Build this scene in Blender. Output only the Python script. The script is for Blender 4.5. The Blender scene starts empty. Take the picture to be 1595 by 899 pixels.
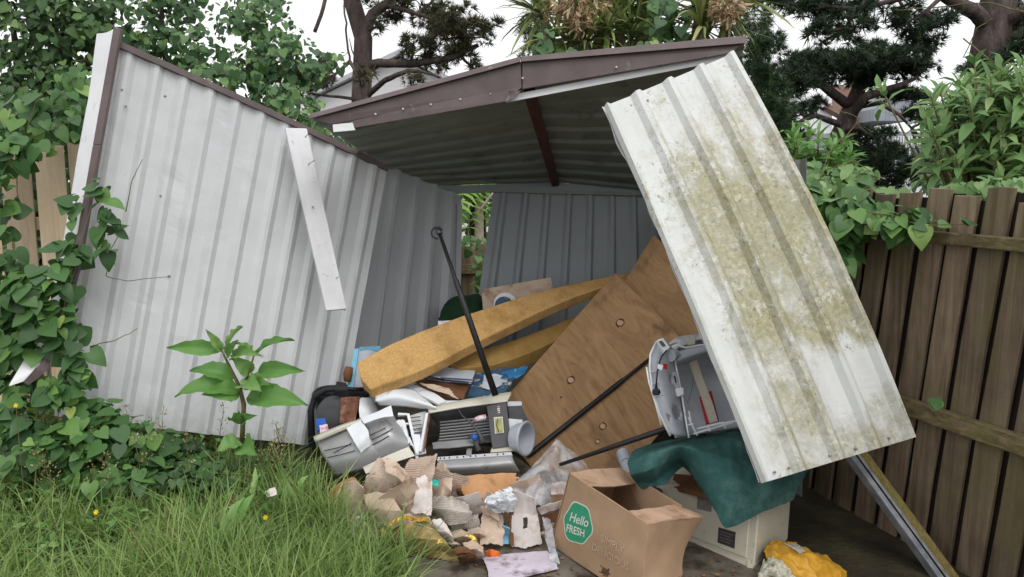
import bpy, math, random
import numpy as np
from mathutils import Vector, noise, Matrix
random.seed(11)
rng = np.random.default_rng(11)
C = bpy.context.scene.collection
SC = bpy.context.scene
R = math.radians

# ------------------------------------------------------------------ camera
F, CX, CY, CAMZ, PITCH = 1240.0, 797.5, 449.5, 1.6, R(7.8)
cam_data = bpy.data.cameras.new('camera')
cam_data.sensor_width = 36.0
cam_data.lens = 36.0 * F / 1595.0
cam_data.clip_start, cam_data.clip_end = 0.05, 1000
cam = bpy.data.objects.new('camera', cam_data)
C.objects.link(cam)
cam.location = (0, 0, CAMZ)
cam.rotation_euler = (R(90) - PITCH, 0, 0)
SC.camera = cam
# ------------------------------------------------------------------ sky, sun, exposure
world = bpy.data.worlds.new('World')
SC.world = world
world.use_nodes = True
wn = world.node_tree
wn.nodes.clear()
sky = wn.nodes.new('ShaderNodeTexSky')
sky.sky_type = 'NISHITA'
sky.sun_disc = False
SUN_EL, SUN_AZ = R(56), R(150)          # azimuth measured clockwise from +Y
sky.sun_elevation = SUN_EL
sky.sun_rotation = SUN_AZ
sky.air_density, sky.dust_density, sky.ozone_density = 1.0, 4.0, 1.0
hs = wn.nodes.new('ShaderNodeHueSaturation')
hs.inputs['Saturation'].default_value = 0.10      # an overcast sky is nearly white
bg = wn.nodes.new('ShaderNodeBackground')
bg.inputs['Strength'].default_value = 0.15
wo = wn.nodes.new('ShaderNodeOutputWorld')
wn.links.new(sky.outputs[0], hs.inputs['Color'])
deck = wn.nodes.new('ShaderNodeMix'); deck.data_type = 'RGBA'      # an even cloud deck over the sky
deck.inputs[0].default_value = 0.75
deck.inputs[7].default_value = (8.6, 8.7, 8.9, 1)
wn.links.new(hs.outputs[0], deck.inputs[6])
wn.links.new(deck.outputs[2], bg.inputs['Color'])
wn.links.new(bg.outputs[0], wo.inputs['Surface'])
sd = bpy.data.lights.new('sun', 'SUN')
sd.energy, sd.angle, sd.color = 0.8, R(28), (1.0, 0.98, 0.95)
sun = bpy.data.objects.new('sun', sd)
C.objects.link(sun)
sdir = Vector((math.sin(SUN_AZ) * math.cos(SUN_EL), math.cos(SUN_AZ) * math.cos(SUN_EL), math.sin(SUN_EL)))
sun.rotation_euler = sdir.to_track_quat('Z', 'Y').to_euler()
SC.view_settings.view_transform = 'Standard'
SC.view_settings.look = 'None'
SC.view_settings.gamma = 1
SC.view_settings.use_curve_mapping = False
SC.view_settings.exposure = 0.12
SC.render.engine = 'CYCLES'
SC.cycles.use_denoising = True
SC.cycles.max_bounces = 6
SC.cycles.diffuse_bounces = 4
SC.cycles.transparent_max_bounces = 6

# ------------------------------------------------------------------ places
SP, CP = math.sin(PITCH), math.cos(PITCH)
CAM = Vector((0, 0, CAMZ))
def W(px, py, d):
    """a place seen at that spot of the photograph, d metres deep"""
    x, y = (px - CX) / F * d, -(py - CY) / F * d
    return Vector((x, d * CP + y * SP, CAMZ + y * CP - d * SP))
def G(px, py, h=0.0):
    """the same, where the line of sight reaches height h"""
    y = -(py - CY) / F
    return W(px, py, (h - CAMZ) / (y * CP - SP))
def sm(a, b, x):
    t = max(0.0, min(1.0, (x - a) / (b - a)))
    return t * t * (3 - 2 * t)
def gh(x, y):
    """height of the ground"""
    h = 0.02 * noise.noise(Vector((x * 1.3, y * 1.3, 0.3)))
    h += 0.34 * math.exp(-(((x + 2.5) / 1.0) ** 2 + ((y - 4.4) / 0.9) ** 2))
    h += 0.13 * math.exp(-(((x + 0.35) / 0.75) ** 2 + ((y - 4.3) / 0.55) ** 2))
    if y > 7: h -= 0.15 * (y - 7) * (1 if y < 25 else 18 / (y - 7))
    return h

# ------------------------------------------------------------------ tagging
ORG = {}
def tag(o, label, cat, group=None, kind=None):
    o['label'] = label; o['category'] = cat
    if group: o['group'] = group
    if kind: o['kind'] = kind
    return o
def thing(name, label, cat, loc, group=None):
    o = bpy.data.objects.new(name, None)
    o.empty_display_size = 0.1
    C.objects.link(o); o.location = loc; ORG[o.name] = Vector(loc)
    return tag(o, label, cat, group)
def link(name, me, parent, loc):
    o = bpy.data.objects.new(name, me); C.objects.link(o)
    ORG[o.name] = Vector(loc)
    if parent is not None: o.parent = parent
    else: o.location = loc
    return o

# ------------------------------------------------------------------ mesh builder
class MB:
    def __init__(s): s.v, s.f, s.uv = [], [], []
    def add(s, vs, fs, uvs=None):
        n = len(s.v); s.v += [Vector(p) for p in vs]
        s.f += [tuple(i + n for i in f) for f in fs]
        s.uv += list(uvs) if uvs else [(0, 0)] * len(vs)
        return s
    def board(s, a, b, c, d, t):
        """slab: a b c d the face towards the viewer (tl tr br bl), t thickness behind it (number or vector)"""
        a, b, c, d = map(Vector, (a, b, c, d))
        if not isinstance(t, Vector):
            n = (b - a).cross(d - a).normalized()
            if n.dot(CAM - a) > 0: n = -n
            t = n * t
        w, h = (b - a).length, (d - a).length
        uv = [(0, 0), (w, 0), (w, -h), (0, -h)]
        fs = [(0, 1, 2, 3), (7, 6, 5, 4), (0, 4, 5, 1), (1, 5, 6, 2), (2, 6, 7, 3), (3, 7, 4, 0)]
        return s.add([a, b, c, d, a + t, b + t, c + t, d + t], fs, uv * 2)
    def box(s, c, sx, sy, sz, rot=None):
        c = Vector(c); m = rot or Matrix.Identity(3)
        X, Y, Z = m @ Vector((sx / 2, 0, 0)), m @ Vector((0, sy / 2, 0)), m @ Vector((0, 0, sz / 2))
        return s.board(c - X - Y + Z, c + X - Y + Z, c + X - Y - Z, c - X - Y - Z, 2 * Y)
    def tube(s, pts, rad, n=8, cap=True):
        pts = [Vector(p) for p in pts]
        if not isinstance(rad, (list, tuple)): rad = [rad] * len(pts)
        base = len(s.v); up = Vector((0.3, 0.2, 1)).normalized(); L = 0
        for i, p in enumerate(pts):
            t = (pts[min(i + 1, len(pts) - 1)] - pts[max(i - 1, 0)]).normalized()
            x = t.cross(up)
            if x.length < 0.05: x = t.cross(Vector((1, 0, 0)))
            x.normalize(); y = x.cross(t); up = y
            if i: L += (p - pts[i - 1]).length
            for k in range(n):
                a = 2 * math.pi * k / n
                s.v.append(p + (x * math.cos(a) + y * math.sin(a)) * rad[i]); s.uv.append((k / n, L))
        for i in range(len(pts) - 1):
            for k in range(n):
                a, b = base + i * n + k, base + i * n + (k + 1) % n
                s.f.append((a, b, b + n, a + n))
        if cap:
            s.f.append(tuple(base + k for k in reversed(range(n))))
            s.f.append(tuple(base + (len(pts) - 1) * n + k for k in range(n)))
        return s
    def lathe(s, o, axis, prof, n=20):
        """prof: (radius, distance along axis)"""
        o, ax = Vector(o), Vector(axis).normalized()
        x = ax.orthogonal().normalized(); y = ax.cross(x); base = len(s.v)
        for r, h in prof:
            for k in range(n):
                a = 2 * math.pi * k / n
                s.v.append(o + ax * h + (x * math.cos(a) + y * math.sin(a)) * r); s.uv.append((k / n, h))
        for i in range(len(prof) - 1):
            for k in range(n):
                a, b = base + i * n + k, base + i * n + (k + 1) % n
                s.f.append((a, b, b + n, a + n))
        return s
    def grid(s, fn, us, vs, ext=None, hole=None, uvf=None):
        """surface fn(u, v); ext gives it thickness"""
        n, m, base = len(us), len(vs), len(s.v)
        P = [[fn(u, v) for u in us] for v in vs]
        for j in range(m):
            for i in range(n):
                s.v.append(P[j][i]); s.uv.append(uvf(us[i], vs[j]) if uvf else (us[i], vs[j]))
        keep = [[not (hole and hole((us[i] + us[i + 1]) / 2, (vs[j] + vs[j + 1]) / 2)) for i in range(n - 1)] for j in range(m - 1)]
        for j in range(m - 1):
            for i in range(n - 1):
                if keep[j][i]:
                    a = base + j * n + i
                    s.f.append((a, a + 1, a + n + 1, a + n))
        if ext is not None:
            b2 = len(s.v); K = n * m
            for j in range(m):
                for i in range(n):
                    if isinstance(ext, Vector): e = ext
                    else:
                        du = P[j][min(i + 1, n - 1)] - P[j][max(i - 1, 0)]
                        dv = P[min(j + 1, m - 1)][i] - P[max(j - 1, 0)][i]
                        e = du.cross(dv)
                        e = e.normalized() if e.length > 1e-9 else Vector((0, 0, 1))
                        if e.dot(CAM - P[j][i]) > 0: e = -e
                        e = e * ext
                    s.v.append(P[j][i] + e); s.uv.append(s.uv[base + j * n + i])
            def K_(j, i): return 0 <= j < m - 1 and 0 <= i < n - 1 and keep[j][i]
            for j in range(m - 1):
                for i in range(n - 1):
                    if not keep[j][i]: continue
                    a = base + j * n + i; o = K
                    s.f.append((a + n + o, a + n + 1 + o, a + 1 + o, a + o))
                    if not K_(j - 1, i): s.f.append((a, a + o, a + 1 + o, a + 1))
                    if not K_(j + 1, i): s.f.append((a + n + 1, a + n + 1 + o, a + n + o, a + n))
                    if not K_(j, i - 1): s.f.append((a + n, a + n + o, a + o, a))
                    if not K_(j, i + 1): s.f.append((a + 1, a + 1 + o, a + n + 1 + o, a + n + 1))
        return s
    def net(s, rows, nu=16, nv=10, amp=0.0, fs=5.0, seed=0, ragged=0.0, rf=4.0, ridge=None, ext=None, hole=None, lin=0, fold=0, crease=None):
        """smooth surface through a control net, crumpled by noise, with ragged borders"""
        def cr(p, t):
            n = len(p)
            if n == 1: return p[0]
            x = t * (n - 1); i = min(int(x), n - 2); f = x - i
            b, c = p[i], p[i + 1]
            if n == 2 or lin == 1: return b.lerp(c, f)
            a = p[i - 1] if i else b * 2 - c
            d = p[i + 2] if i + 2 < n else c * 2 - b
            s_ = 0.5 * (2 * b + (c - a) * f + (2 * a - 5 * b + 4 * c - d) * f * f + (3 * b - a - 3 * c + d) * f ** 3)
            return s_.lerp(b.lerp(c, f), lin) if lin else s_
        so = Vector((seed * 7.3, seed * 3.1, seed * 1.7))
        def ev(u, v): return cr([cr(r, u) for r in rows], v)
        c0 = ev(.5, .5)
        nn = (ev(.9, .5) - ev(.1, .5)).cross(ev(.5, .9) - ev(.5, .1))
        nn = nn.normalized() if nn.length > 1e-9 else Vector((0, -1, 0))
        if nn.dot(CAM - c0) < 0: nn = -nn
        def nz(a, b): return 0.5 + 0.8 * noise.noise(Vector((a, b, 0)) + so) + 0.45 * noise.noise(Vector((a * 3.1, b, 4)) + so)
        def fn(u, v):
            if ragged:
                u0, u1 = ragged * nz(v * rf, 1.5), 1 - ragged * nz(v * rf, 5.5)
                v0, v1 = ragged * nz(u * rf, 11.5), 1 - ragged * nz(u * rf, 17.5)
                u, v = u0 + (u1 - u0) * u, v0 + (v1 - v0) * v
            p = ev(u, v)
            if amp:
                q = p * fs + so
                d = noise.noise(q) + 0.5 * noise.noise(q * 2.3)
                if fold: d += fold * (abs(noise.noise(q * 1.6 + Vector((9, 2, 5)))) - .25)
                p = p + nn * (amp * d) + Vector((noise.noise(q + Vector((31, 0, 0))), noise.noise(q + Vector((0, 47, 0))), 0)) * amp * .6
            if crease:
                q2 = Vector((u * crease[1], v * crease[2], u * v * 2)) + so
                p = p + nn * (crease[0] * (.45 - abs(noise.noise(q2)) * 1.6 + .4 * (.3 - abs(noise.noise(q2 * 2.1)))))
            if ridge:
                t = u if ridge[0] == 'u' else v
                p = p + nn * (ridge[2] * math.sin(t * ridge[1] * 2 * math.pi))
            return p
        su, sv = (rows[0][0] - rows[0][-1]).length, (rows[0][0] - rows[-1][0]).length
        return s.grid(fn, [i / nu for i in range(nu + 1)], [j / nv for j in range(nv + 1)], ext, hole, lambda u, v: (u, v))
    def build(s, name, mat, parent=None, smooth=False, bevel=0, origin=None, mats=None):
        if parent is not None: o = ORG[parent.name]
        elif origin is not None: o = Vector(origin)
        else:
            o = Vector((sum(p.x for p in s.v) / len(s.v), sum(p.y for p in s.v) / len(s.v), min(p.z for p in s.v)))
        me = bpy.data.meshes.new(name)
        me.from_pydata([p - o for p in s.v], [], s.f)
        if any(u != (0, 0) for u in s.uv):
            uvl = me.uv_layers.new(name='UVMap')
            idx = np.empty(len(me.loops), dtype=np.int32); me.loops.foreach_get('vertex_index', idx)
            uvl.data.foreach_set('uv', np.array(s.uv, dtype=np.float32)[idx].ravel())
        me.materials.append(mat)
        if smooth: me.polygons.foreach_set('use_smooth', [True] * len(me.polygons))
        me.update()
        ob = link(name, me, parent, o)
        if bevel:
            b = ob.modifiers.new('bevel', 'BEVEL'); b.width = bevel; b.segments = 2; b.limit_method = 'ANGLE'; b.angle_limit = R(40)
        return ob

# ------------------------------------------------------------------ materials
def lin(c):
    return tuple(((x / 255) / 12.92 if x <= 10 else (((x / 255) + .055) / 1.055) ** 2.4) for x in c) + (1.0,)
class NT:
    def __init__(s, name):
        s.m = bpy.data.materials.new(name); s.m.use_nodes = True
        s.t = s.m.node_tree; s.t.nodes.clear()
        s.out = s.t.nodes.new('ShaderNodeOutputMaterial')
        s.b = s.t.nodes.new('ShaderNodeBsdfPrincipled')
        s.t.links.new(s.b.outputs[0], s.out.inputs[0])
    def n(s, kind, **kw):
        nd = s.t.nodes.new(kind)
        for k, v in kw.items(): setattr(nd, k, v)
        return nd
    def l(s, a, b): s.t.links.new(a, b)
    def coord(s, which='Object', stretch=(1, 1, 1), off=(0, 0, 0)):
        tc = s.n('ShaderNodeTexCoord'); mp = s.n('ShaderNodeMapping')
        mp.inputs['Scale'].default_value = stretch; mp.inputs['Location'].default_value = off
        s.l(tc.outputs[which], mp.inputs['Vector']); return mp.outputs[0]
    def noise(s, vec, scale, detail=6, rough=.6, dist=0):
        nd = s.n('ShaderNodeTexNoise')
        nd.inputs['Scale'].default_value = scale; nd.inputs['Detail'].default_value = detail
        nd.inputs['Roughness'].default_value = rough; nd.inputs['Distortion'].default_value = dist
        s.l(vec, nd.inputs['Vector']); return nd.outputs['Fac']
    def ramp(s, fac, stops):
        nd = s.n('ShaderNodeValToRGB'); e = nd.color_ramp.elements
        while len(e) < len(stops): e.new(0.5)
        for el, (p, c) in zip(e, stops):
            el.position = p; el.color = c if len(c) == 4 else lin(c)
        s.l(fac, nd.inputs[0]); return nd.outputs[0]
    def mask(s, fac, lo, hi):
        nd = s.n('ShaderNodeMapRange'); nd.inputs['From Min'].default_value = lo; nd.inputs['From Max'].default_value = hi
        s.l(fac, nd.inputs['Value']); return nd.outputs[0]
    def math(s, op, a, b=None):
        nd = s.n('ShaderNodeMath', operation=op)
        for i, x in enumerate((a, b)):
            if x is None: continue
            if isinstance(x, (int, float)): nd.inputs[i].default_value = x
            else: s.l(x, nd.inputs[i])
        return nd.outputs[0]
    def mix(s, fac, a, b):
        nd = s.n('ShaderNodeMix', data_type='RGBA')
        for sock, x in ((nd.inputs[0], fac), (nd.inputs[6], a), (nd.inputs[7], b)):
            if isinstance(x, (int, float)): sock.default_value = x
            elif isinstance(x, tuple): sock.default_value = x if len(x) == 4 else lin(x)
            else: s.l(x, sock)
        return nd.outputs[2]
    def bump(s, h, strength, dist=.01):
        nd = s.n('ShaderNodeBump'); nd.inputs['Strength'].default_value = strength; nd.inputs['Distance'].default_value = dist
        s.l(h, nd.inputs['Height']); s.l(nd.outputs[0], s.b.inputs['Normal']); return nd
    def fin(s, col, rough=.7, metal=0, spec=.5):
        if isinstance(col, tuple): s.b.inputs['Base Color'].default_value = lin(col)
        else: s.l(col, s.b.inputs['Base Color'])
        if isinstance(rough, (int, float)): s.b.inputs['Roughness'].default_value = rough
        else: s.l(rough, s.b.inputs['Roughness'])
        s.b.inputs['Metallic'].default_value = metal
        s.b.inputs['Specular IOR Level'].default_value = spec
        return s.m
def pm(name, stops, scale=6, rough=.7, bump=.15, bscale=40, stretch=(1, 1, 1), coord='Object', metal=0, spec=.4, dirt=None, dist=0, bdist=.01):
    """base colour from stretched noise; dirt = (colour, scale, lo, hi)"""
    t = NT(name); v = t.coord(coord, stretch)
    col = t.ramp(t.noise(v, scale, 6, .6, dist), stops)
    v2 = t.coord(coord, (1, 1, 1), (3, 5, 1))
    if dirt:
        col = t.mix(t.mask(t.noise(v2, dirt[1], 8, .65), dirt[2], dirt[3]), col, lin(dirt[0]))
    if bump: t.bump(t.noise(v, bscale, 4, .6), bump, bdist)
    return t.fin(col, rough, metal, spec)
def leafmat(name, stops, rough=.45, trans=.25, spec=.4):
    t = NT(name)
    a = t.n('ShaderNodeAttribute'); a.attribute_name = 'rnd'
    col = t.ramp(a.outputs['Fac'], stops)
    v = t.coord('Object')
    col = t.mix(t.math('MULTIPLY', t.noise(v, 30, 3), .35), col, lin(stops[0][1]))
    t.fin(col, rough, 0, spec)
    if trans:
        tr = t.n('ShaderNodeBsdfTranslucent'); t.l(col, tr.inputs[0])
        mx = t.n('ShaderNodeMixShader'); mx.inputs[0].default_value = trans
        t.l(t.b.outputs[0], mx.inputs[1]); t.l(tr.outputs[0], mx.inputs[2]); t.l(mx.outputs[0], t.out.inputs[0])
    return t.m
# ------------------------------------------------------------------ foliage
def nrm(a): return a / np.maximum(np.linalg.norm(a, axis=1, keepdims=True), 1e-9)
_hr = [(.15, -.07, .03), (.31, -.06, .05), (.43, .06, .06), (.46, .22, .06), (.41, .42, .04), (.30, .62, .0), (.13, .84, -.07)]
HEART = (np.array([(0, .05, 0), (0, .30, -.01), (0, .60, -.03), (0, .97, -.14)] + _hr + [(-x, y, z) for x, y, z in _hr]),
         [(0, 4, 5), (0, 5, 6, 1), (1, 6, 7), (1, 7, 8, 2), (2, 8, 9), (2, 9, 10, 3), (0, 12, 11), (0, 1, 13, 12), (1, 14, 13), (1, 2, 15, 14), (2, 16, 15), (2, 3, 17, 16)])
LANCE = (np.array([(0, 0, 0), (0, .33, .03), (0, .68, 0), (0, 1, -.14), (.15, .33, .07), (.12, .68, .03), (-.15, .33, .07), (-.12, .68, .03)]),
         [(0, 4, 1), (1, 4, 5, 2), (2, 5, 3), (0, 1, 6), (1, 2, 7, 6), (2, 3, 7)])
OVAL = (np.array([(0, 0, 0), (.26, .35, .05), (.20, .75, .02), (0, 1, -.1), (-.20, .75, .02), (-.26, .35, .05), (0, .5, -.02)]),
        [(0, 1, 6), (1, 2, 6), (2, 3, 6), (3, 4, 6), (4, 5, 6), (5, 0, 6)])
STRAP = (np.array([(-.022, 0, 0), (.022, 0, 0), (-.03, .3, .0), (.03, .3, .0), (-.026, .6, -.03), (.026, .6, -.03), (-.014, .85, -.10), (.014, .85, -.10), (0, 1, -.17)]),
         [(0, 1, 3, 2), (2, 3, 5, 4), (4, 5, 7, 6), (6, 7, 8)])
def tuft_tpl(n, seed, wid=.055):
    r = np.random.default_rng(seed); vs, fs = [], []
    for k in range(n):
        d = nrm(np.array([[r.normal() * .75, .35 + r.random(), r.normal() * .75]]))[0]
        s = nrm(np.cross(d, r.normal(size=3))[None])[0] * wid
        L = .6 + .5 * r.random(); b = len(vs); o = d * .05
        vs += [o - s, o + s, d * L]; fs.append((b, b + 1, b + 2))
    return np.array(vs), fs
TUFT = tuft_tpl(18, 3)
FINE_TUFT = tuft_tpl(18, 5, .034)
def np_mesh(name, V, faces, mat, parent, origin=None, rnd=None, smooth=False):
    """V (n,3); faces: list of integer arrays (m,k)"""
    o = ORG[parent.name] if parent is not None else Vector(origin)
    me = bpy.data.meshes.new(name)
    me.vertices.add(len(V)); me.vertices.foreach_set('co', (V - np.array(o)).astype(np.float32).ravel())
    loops = np.concatenate([f.ravel() for f in faces]).astype(np.int32)
    tot = np.concatenate([np.full(len(f), f.shape[1], dtype=np.int32) for f in faces])
    me.loops.add(len(loops)); me.loops.foreach_set('vertex_index', loops)
    me.polygons.add(len(tot)); me.polygons.foreach_set('loop_start', (np.cumsum(tot) - tot).astype(np.int32))
    if rnd is not None:
        a = me.attributes.new('rnd', 'FLOAT', 'POINT'); a.data.foreach_set('value', rnd.astype(np.float32))
    me.materials.append(mat); me.update(calc_edges=True); me.validate()
    if smooth: me.polygons.foreach_set('use_smooth', [True] * len(me.polygons))
    return link(name, me, parent, o)
def leaves(name, P, Y, Z, size, tpl, mat, parent, origin=None, rnd=None, curl=.5, wide=.25):
    tv, tf = tpl; n, k = len(P), len(tv)
    Y = nrm(Y); X = nrm(np.cross(Y, Z)); Z = np.cross(X, Y)
    size = np.broadcast_to(np.asarray(size, float), (n,))[:, None, None]
    w = (1 + wide * rng.uniform(-1, 1, (n, 1, 1))); c = 1 + curl * rng.uniform(-1.5, 2.0, (n, 1, 1))
    V = P[:, None, :] + size * (tv[None, :, 0:1] * w * X[:, None, :] + tv[None, :, 1:2] * Y[:, None, :] + tv[None, :, 2:3] * c * Z[:, None, :])
    base = (np.arange(n) * k)[:, None]; faces = []
    for q in (3, 4):
        t = np.array([f for f in tf if len(f) == q], dtype=np.int64)
        if len(t): faces.append((t[None] + base[:, None, :].reshape(n, 1, 1)).reshape(-1, q))
    if rnd is None: rnd = rng.random(n)
    return np_mesh(name, V.reshape(-1, 3), faces, mat, parent, origin, np.repeat(np.clip(rnd, 0, 1), k))
def blob(px, py, d, rx, ry, rz, n, power=.5, gap=0.0, gs=4.0):
    """points in an ellipsoid crown lobe, with gaps; returns points and outward directions"""
    u = nrm(rng.normal(size=(n, 3))); r = rng.random((n, 1)) ** power
    q = u * r
    if gap:
        keep = np.array([noise.noise(Vector(a * gs * .5) + Vector((px * .37, py * .11, d))) > gap - .5 for a in q])
        q, u = q[keep], u[keep]
    c = np.array(W(px, py, d))
    return c + q * np.array([rx / F * d, rz, ry / F * d]), u
def blobs(lst, dens, **kw):
    P, U = [], []
    for b in lst:
        px, py, d, rx, ry, rz = b[:6]
        p, u = blob(px, py, d, rx, ry, rz, max(3, int(dens * (b[6] if len(b) > 6 else rx * ry / 1000))), **kw)
        P.append(p); U.append(u)
    return np.concatenate(P), np.concatenate(U)
def hang(n, U, down=.8, face=.7, up=.6, jit=.45):
    """tip and normal directions of leaves hung on a creeper: faces out to the light, tips down"""
    Z = U * .4 + np.array([0, -face, up]) + rng.normal(size=(n, 3)) * jit
    Y = np.array([0, -.15, -down]) + rng.normal(size=(n, 3)) * .55
    Z = nrm(Z); Y = Y - Z * np.sum(Y * Z, 1, keepdims=True)
    return Y, Z
def wob(a, b, n, amp, seed):
    a, b = Vector(a), Vector(b); L = (b - a).length
    return [a.lerp(b, i / n) + Vector((noise.noise(Vector((i * .7, seed, 0))), noise.noise(Vector((i * .7, seed, 9))), noise.noise(Vector((i * .7, seed, 17))))) * amp * L * math.sin(math.pi * min(1, i / n * .9 + .05)) for i in range(n + 1)]
def branch_mesh(segs, n=6):
    m = MB()
    for s in segs:
        pts, r0, r1 = s
        m.tube(pts, [r0 + (r1 - r0) * i / (len(pts) - 1) for i in range(len(pts))], n)
    return m
def pine(name, label, trunk, tr, limbs, lobes, wood, needles, nclump=1.0, ntuft=11, nl=.10, tpl=None, clump=.2, flat=.45, group=None):
    """trunk: list of points; limbs: list of (points, r0, r1); lobes: crown lobes"""
    base = trunk[0]; foot = Vector((base.x, base.y, gh(base.x, base.y)))
    t = thing(name, label, 'tree', foot, group)
    m = MB(); m.tube([foot - Vector((0, 0, .2))] + trunk, [tr[0] * 1.15] + [tr[0] + (tr[1] - tr[0]) * i / max(1, len(trunk) - 1) for i in range(len(trunk))], 10)
    m.build('trunk', wood, t, smooth=True)
    for pts, r0, r1 in limbs:
        branch_mesh([(pts, r0, r1)]).build('limb', wood, t, smooth=True)
    P, Yd = [], []
    sk = [p for q in [trunk] + [l[0] for l in limbs] for p in q]
    nclump *= 1.5; ntuft = int(ntuft * 1.35)
    for (px, py, d, rx, ry, rz) in lobes:
        k = max(2, int(nclump * rx * ry / 330))
        c, u = blob(px, py, d, rx, ry, rz, k, power=.6)
        o = np.array(W(px, py + ry * .3, d)); tw = MB()
        near = min(sk, key=lambda p: (p - Vector(o)).length + max(0, p.z - o[2]) * .6)
        tw.tube(wob(near, Vector(o), 5, .06, px * .1), [.03, .026, .022, .02, .018, .016], 5)
        for i in range(k):
            if i % 2 == 0: tw.tube([o, (o + c[i]) / 2 + rng.normal(size=3) * .04 - np.array([0, 0, .03]), c[i]], [.018, .012, .005], 4, False)
            q = nrm(rng.normal(size=(ntuft, 3))) * rng.random((ntuft, 1)) ** .5
            P.append(c[i] + q * np.array([clump, clump, clump * flat]))
            Yd.append(q * .7 + (c[i] - o)[None] / max(.2, np.linalg.norm(c[i] - o)) * .5 + np.array([0, 0, .35]))
        tw.build('branch', wood, t)
    P, Yd = np.concatenate(P), np.concatenate(Yd) + rng.normal(size=(sum(map(len, P)), 3)) * .25
    leaves('crown', P, Yd, rng.normal(size=P.shape), nl * rng.uniform(.7, 1.3, len(P)), tpl or TUFT, needles, t)
    return t
# ------------------------------------------------------------------ the materials
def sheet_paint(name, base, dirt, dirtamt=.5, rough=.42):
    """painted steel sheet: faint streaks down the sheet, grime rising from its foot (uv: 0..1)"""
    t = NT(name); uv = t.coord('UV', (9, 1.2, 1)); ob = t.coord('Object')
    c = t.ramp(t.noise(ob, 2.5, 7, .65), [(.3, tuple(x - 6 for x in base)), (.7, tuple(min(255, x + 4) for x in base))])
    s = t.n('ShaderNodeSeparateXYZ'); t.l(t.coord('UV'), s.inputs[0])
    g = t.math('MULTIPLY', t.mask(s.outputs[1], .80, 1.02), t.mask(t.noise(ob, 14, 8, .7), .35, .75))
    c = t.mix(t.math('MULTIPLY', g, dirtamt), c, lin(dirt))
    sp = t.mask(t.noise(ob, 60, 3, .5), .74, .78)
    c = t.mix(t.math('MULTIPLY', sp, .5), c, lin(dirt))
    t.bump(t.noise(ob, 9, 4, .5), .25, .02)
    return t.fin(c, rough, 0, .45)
def mossy_paint(name):
    """white sheet with lichen, algae and dirt over its weathered part"""
    t = NT(name); ob = t.coord('Object'); uv = t.coord('UV', (2.6, 1.7, 1)); uvp = t.coord('UV')
    s = t.n('ShaderNodeSeparateXYZ'); t.l(uvp, s.inputs[0]); u, v = s.outputs[0], s.outputs[1]
    big = t.noise(uv, 2.2, 7, .62, .3); med = t.noise(t.coord('UV', (4.4, 6.2, 1)), 1.0, 10, .74, .1); fine = t.noise(ob, 45, 8, .75, 0)
    base = t.ramp(big, [(.3, (198, 200, 196)), (.7, (216, 217, 214))])
    # weathered over its upper right, clean in a patch at the lower right, stained to the foot left of it
    edge = t.math('ADD', v, t.math('MULTIPLY', big, .20))
    upper = t.mask(t.math('ADD', edge, t.math('MULTIPLY', u, -.10)), .80, .76)
    left = t.math('MULTIPLY', t.mask(t.math('ADD', u, t.math('MULTIPLY', big, .2)), .64, .58), .8)
    foot = t.math('MULTIPLY', t.mask(v, .86, .95), .7)
    band = t.math('MAXIMUM', t.math('MAXIMUM', upper, left), foot)
    amt = t.math('MULTIPLY', t.math('MULTIPLY', t.mask(v, .0, .36), t.mask(u, .04, .34)), band)
    # grime gathers along the foot of each rib
    fr = t.math('ABSOLUTE', t.math('SUBTRACT', t.math('FRACT', t.math('ADD', t.math('DIVIDE', u, .245), .5)), .62))
    ribl = t.math('MULTIPLY', t.mask(fr, .13, .0), t.mask(t.noise(uv, 6, 6, .6), .38, .62))
    amt = t.math('ADD', amt, t.math('MULTIPLY', ribl, .45))
    k = t.math('ADD', t.math('ADD', t.math('MULTIPLY', med, .75), t.math('MULTIPLY', fine, .25)), t.math('MULTIPLY', amt, .19))
    grey = t.mask(k, .53, .68)
    c = t.mix(t.math('MULTIPLY', grey, .9), base, t.ramp(fine, [(.35, (112, 109, 90)), (.5, (170, 166, 146)), (.62, (206, 203, 188))]))
    olive = t.mask(t.math('ADD', t.math('ADD', t.math('MULTIPLY', t.noise(ob, 4.2, 9, .74, .1), .8), t.math('MULTIPLY', fine, .3)), t.math('MULTIPLY', amt, .15)), .64, .72)
    c = t.mix(t.math('MULTIPLY', olive, .55), c, t.ramp(med, [(.3, (120, 114, 66)), (.6, (156, 150, 100)), (.8, (180, 175, 134))]))
    fl = t.math('MULTIPLY', t.mask(t.noise(ob, 15, 9, .78, .15), .575, .60), t.mask(amt, .1, .5))
    c = t.mix(t.math('MULTIPLY', fl, .5), c, (220, 219, 211))
    sp = t.math('MULTIPLY', t.mask(t.noise(t.coord('Object', (1, 1, 1), (8, 2, 3)), 48, 7, .75), .57, .64), t.mask(t.noise(ob, 4, 3), .44, .58))
    c = t.mix(t.math('MULTIPLY', sp, .7), c, (74, 76, 58))
    t.bump(t.math('ADD', fine, t.math('MULTIPLY', grey, .5)), .3, .005)
    return t.fin(c, .55, 0, .35)
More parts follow.
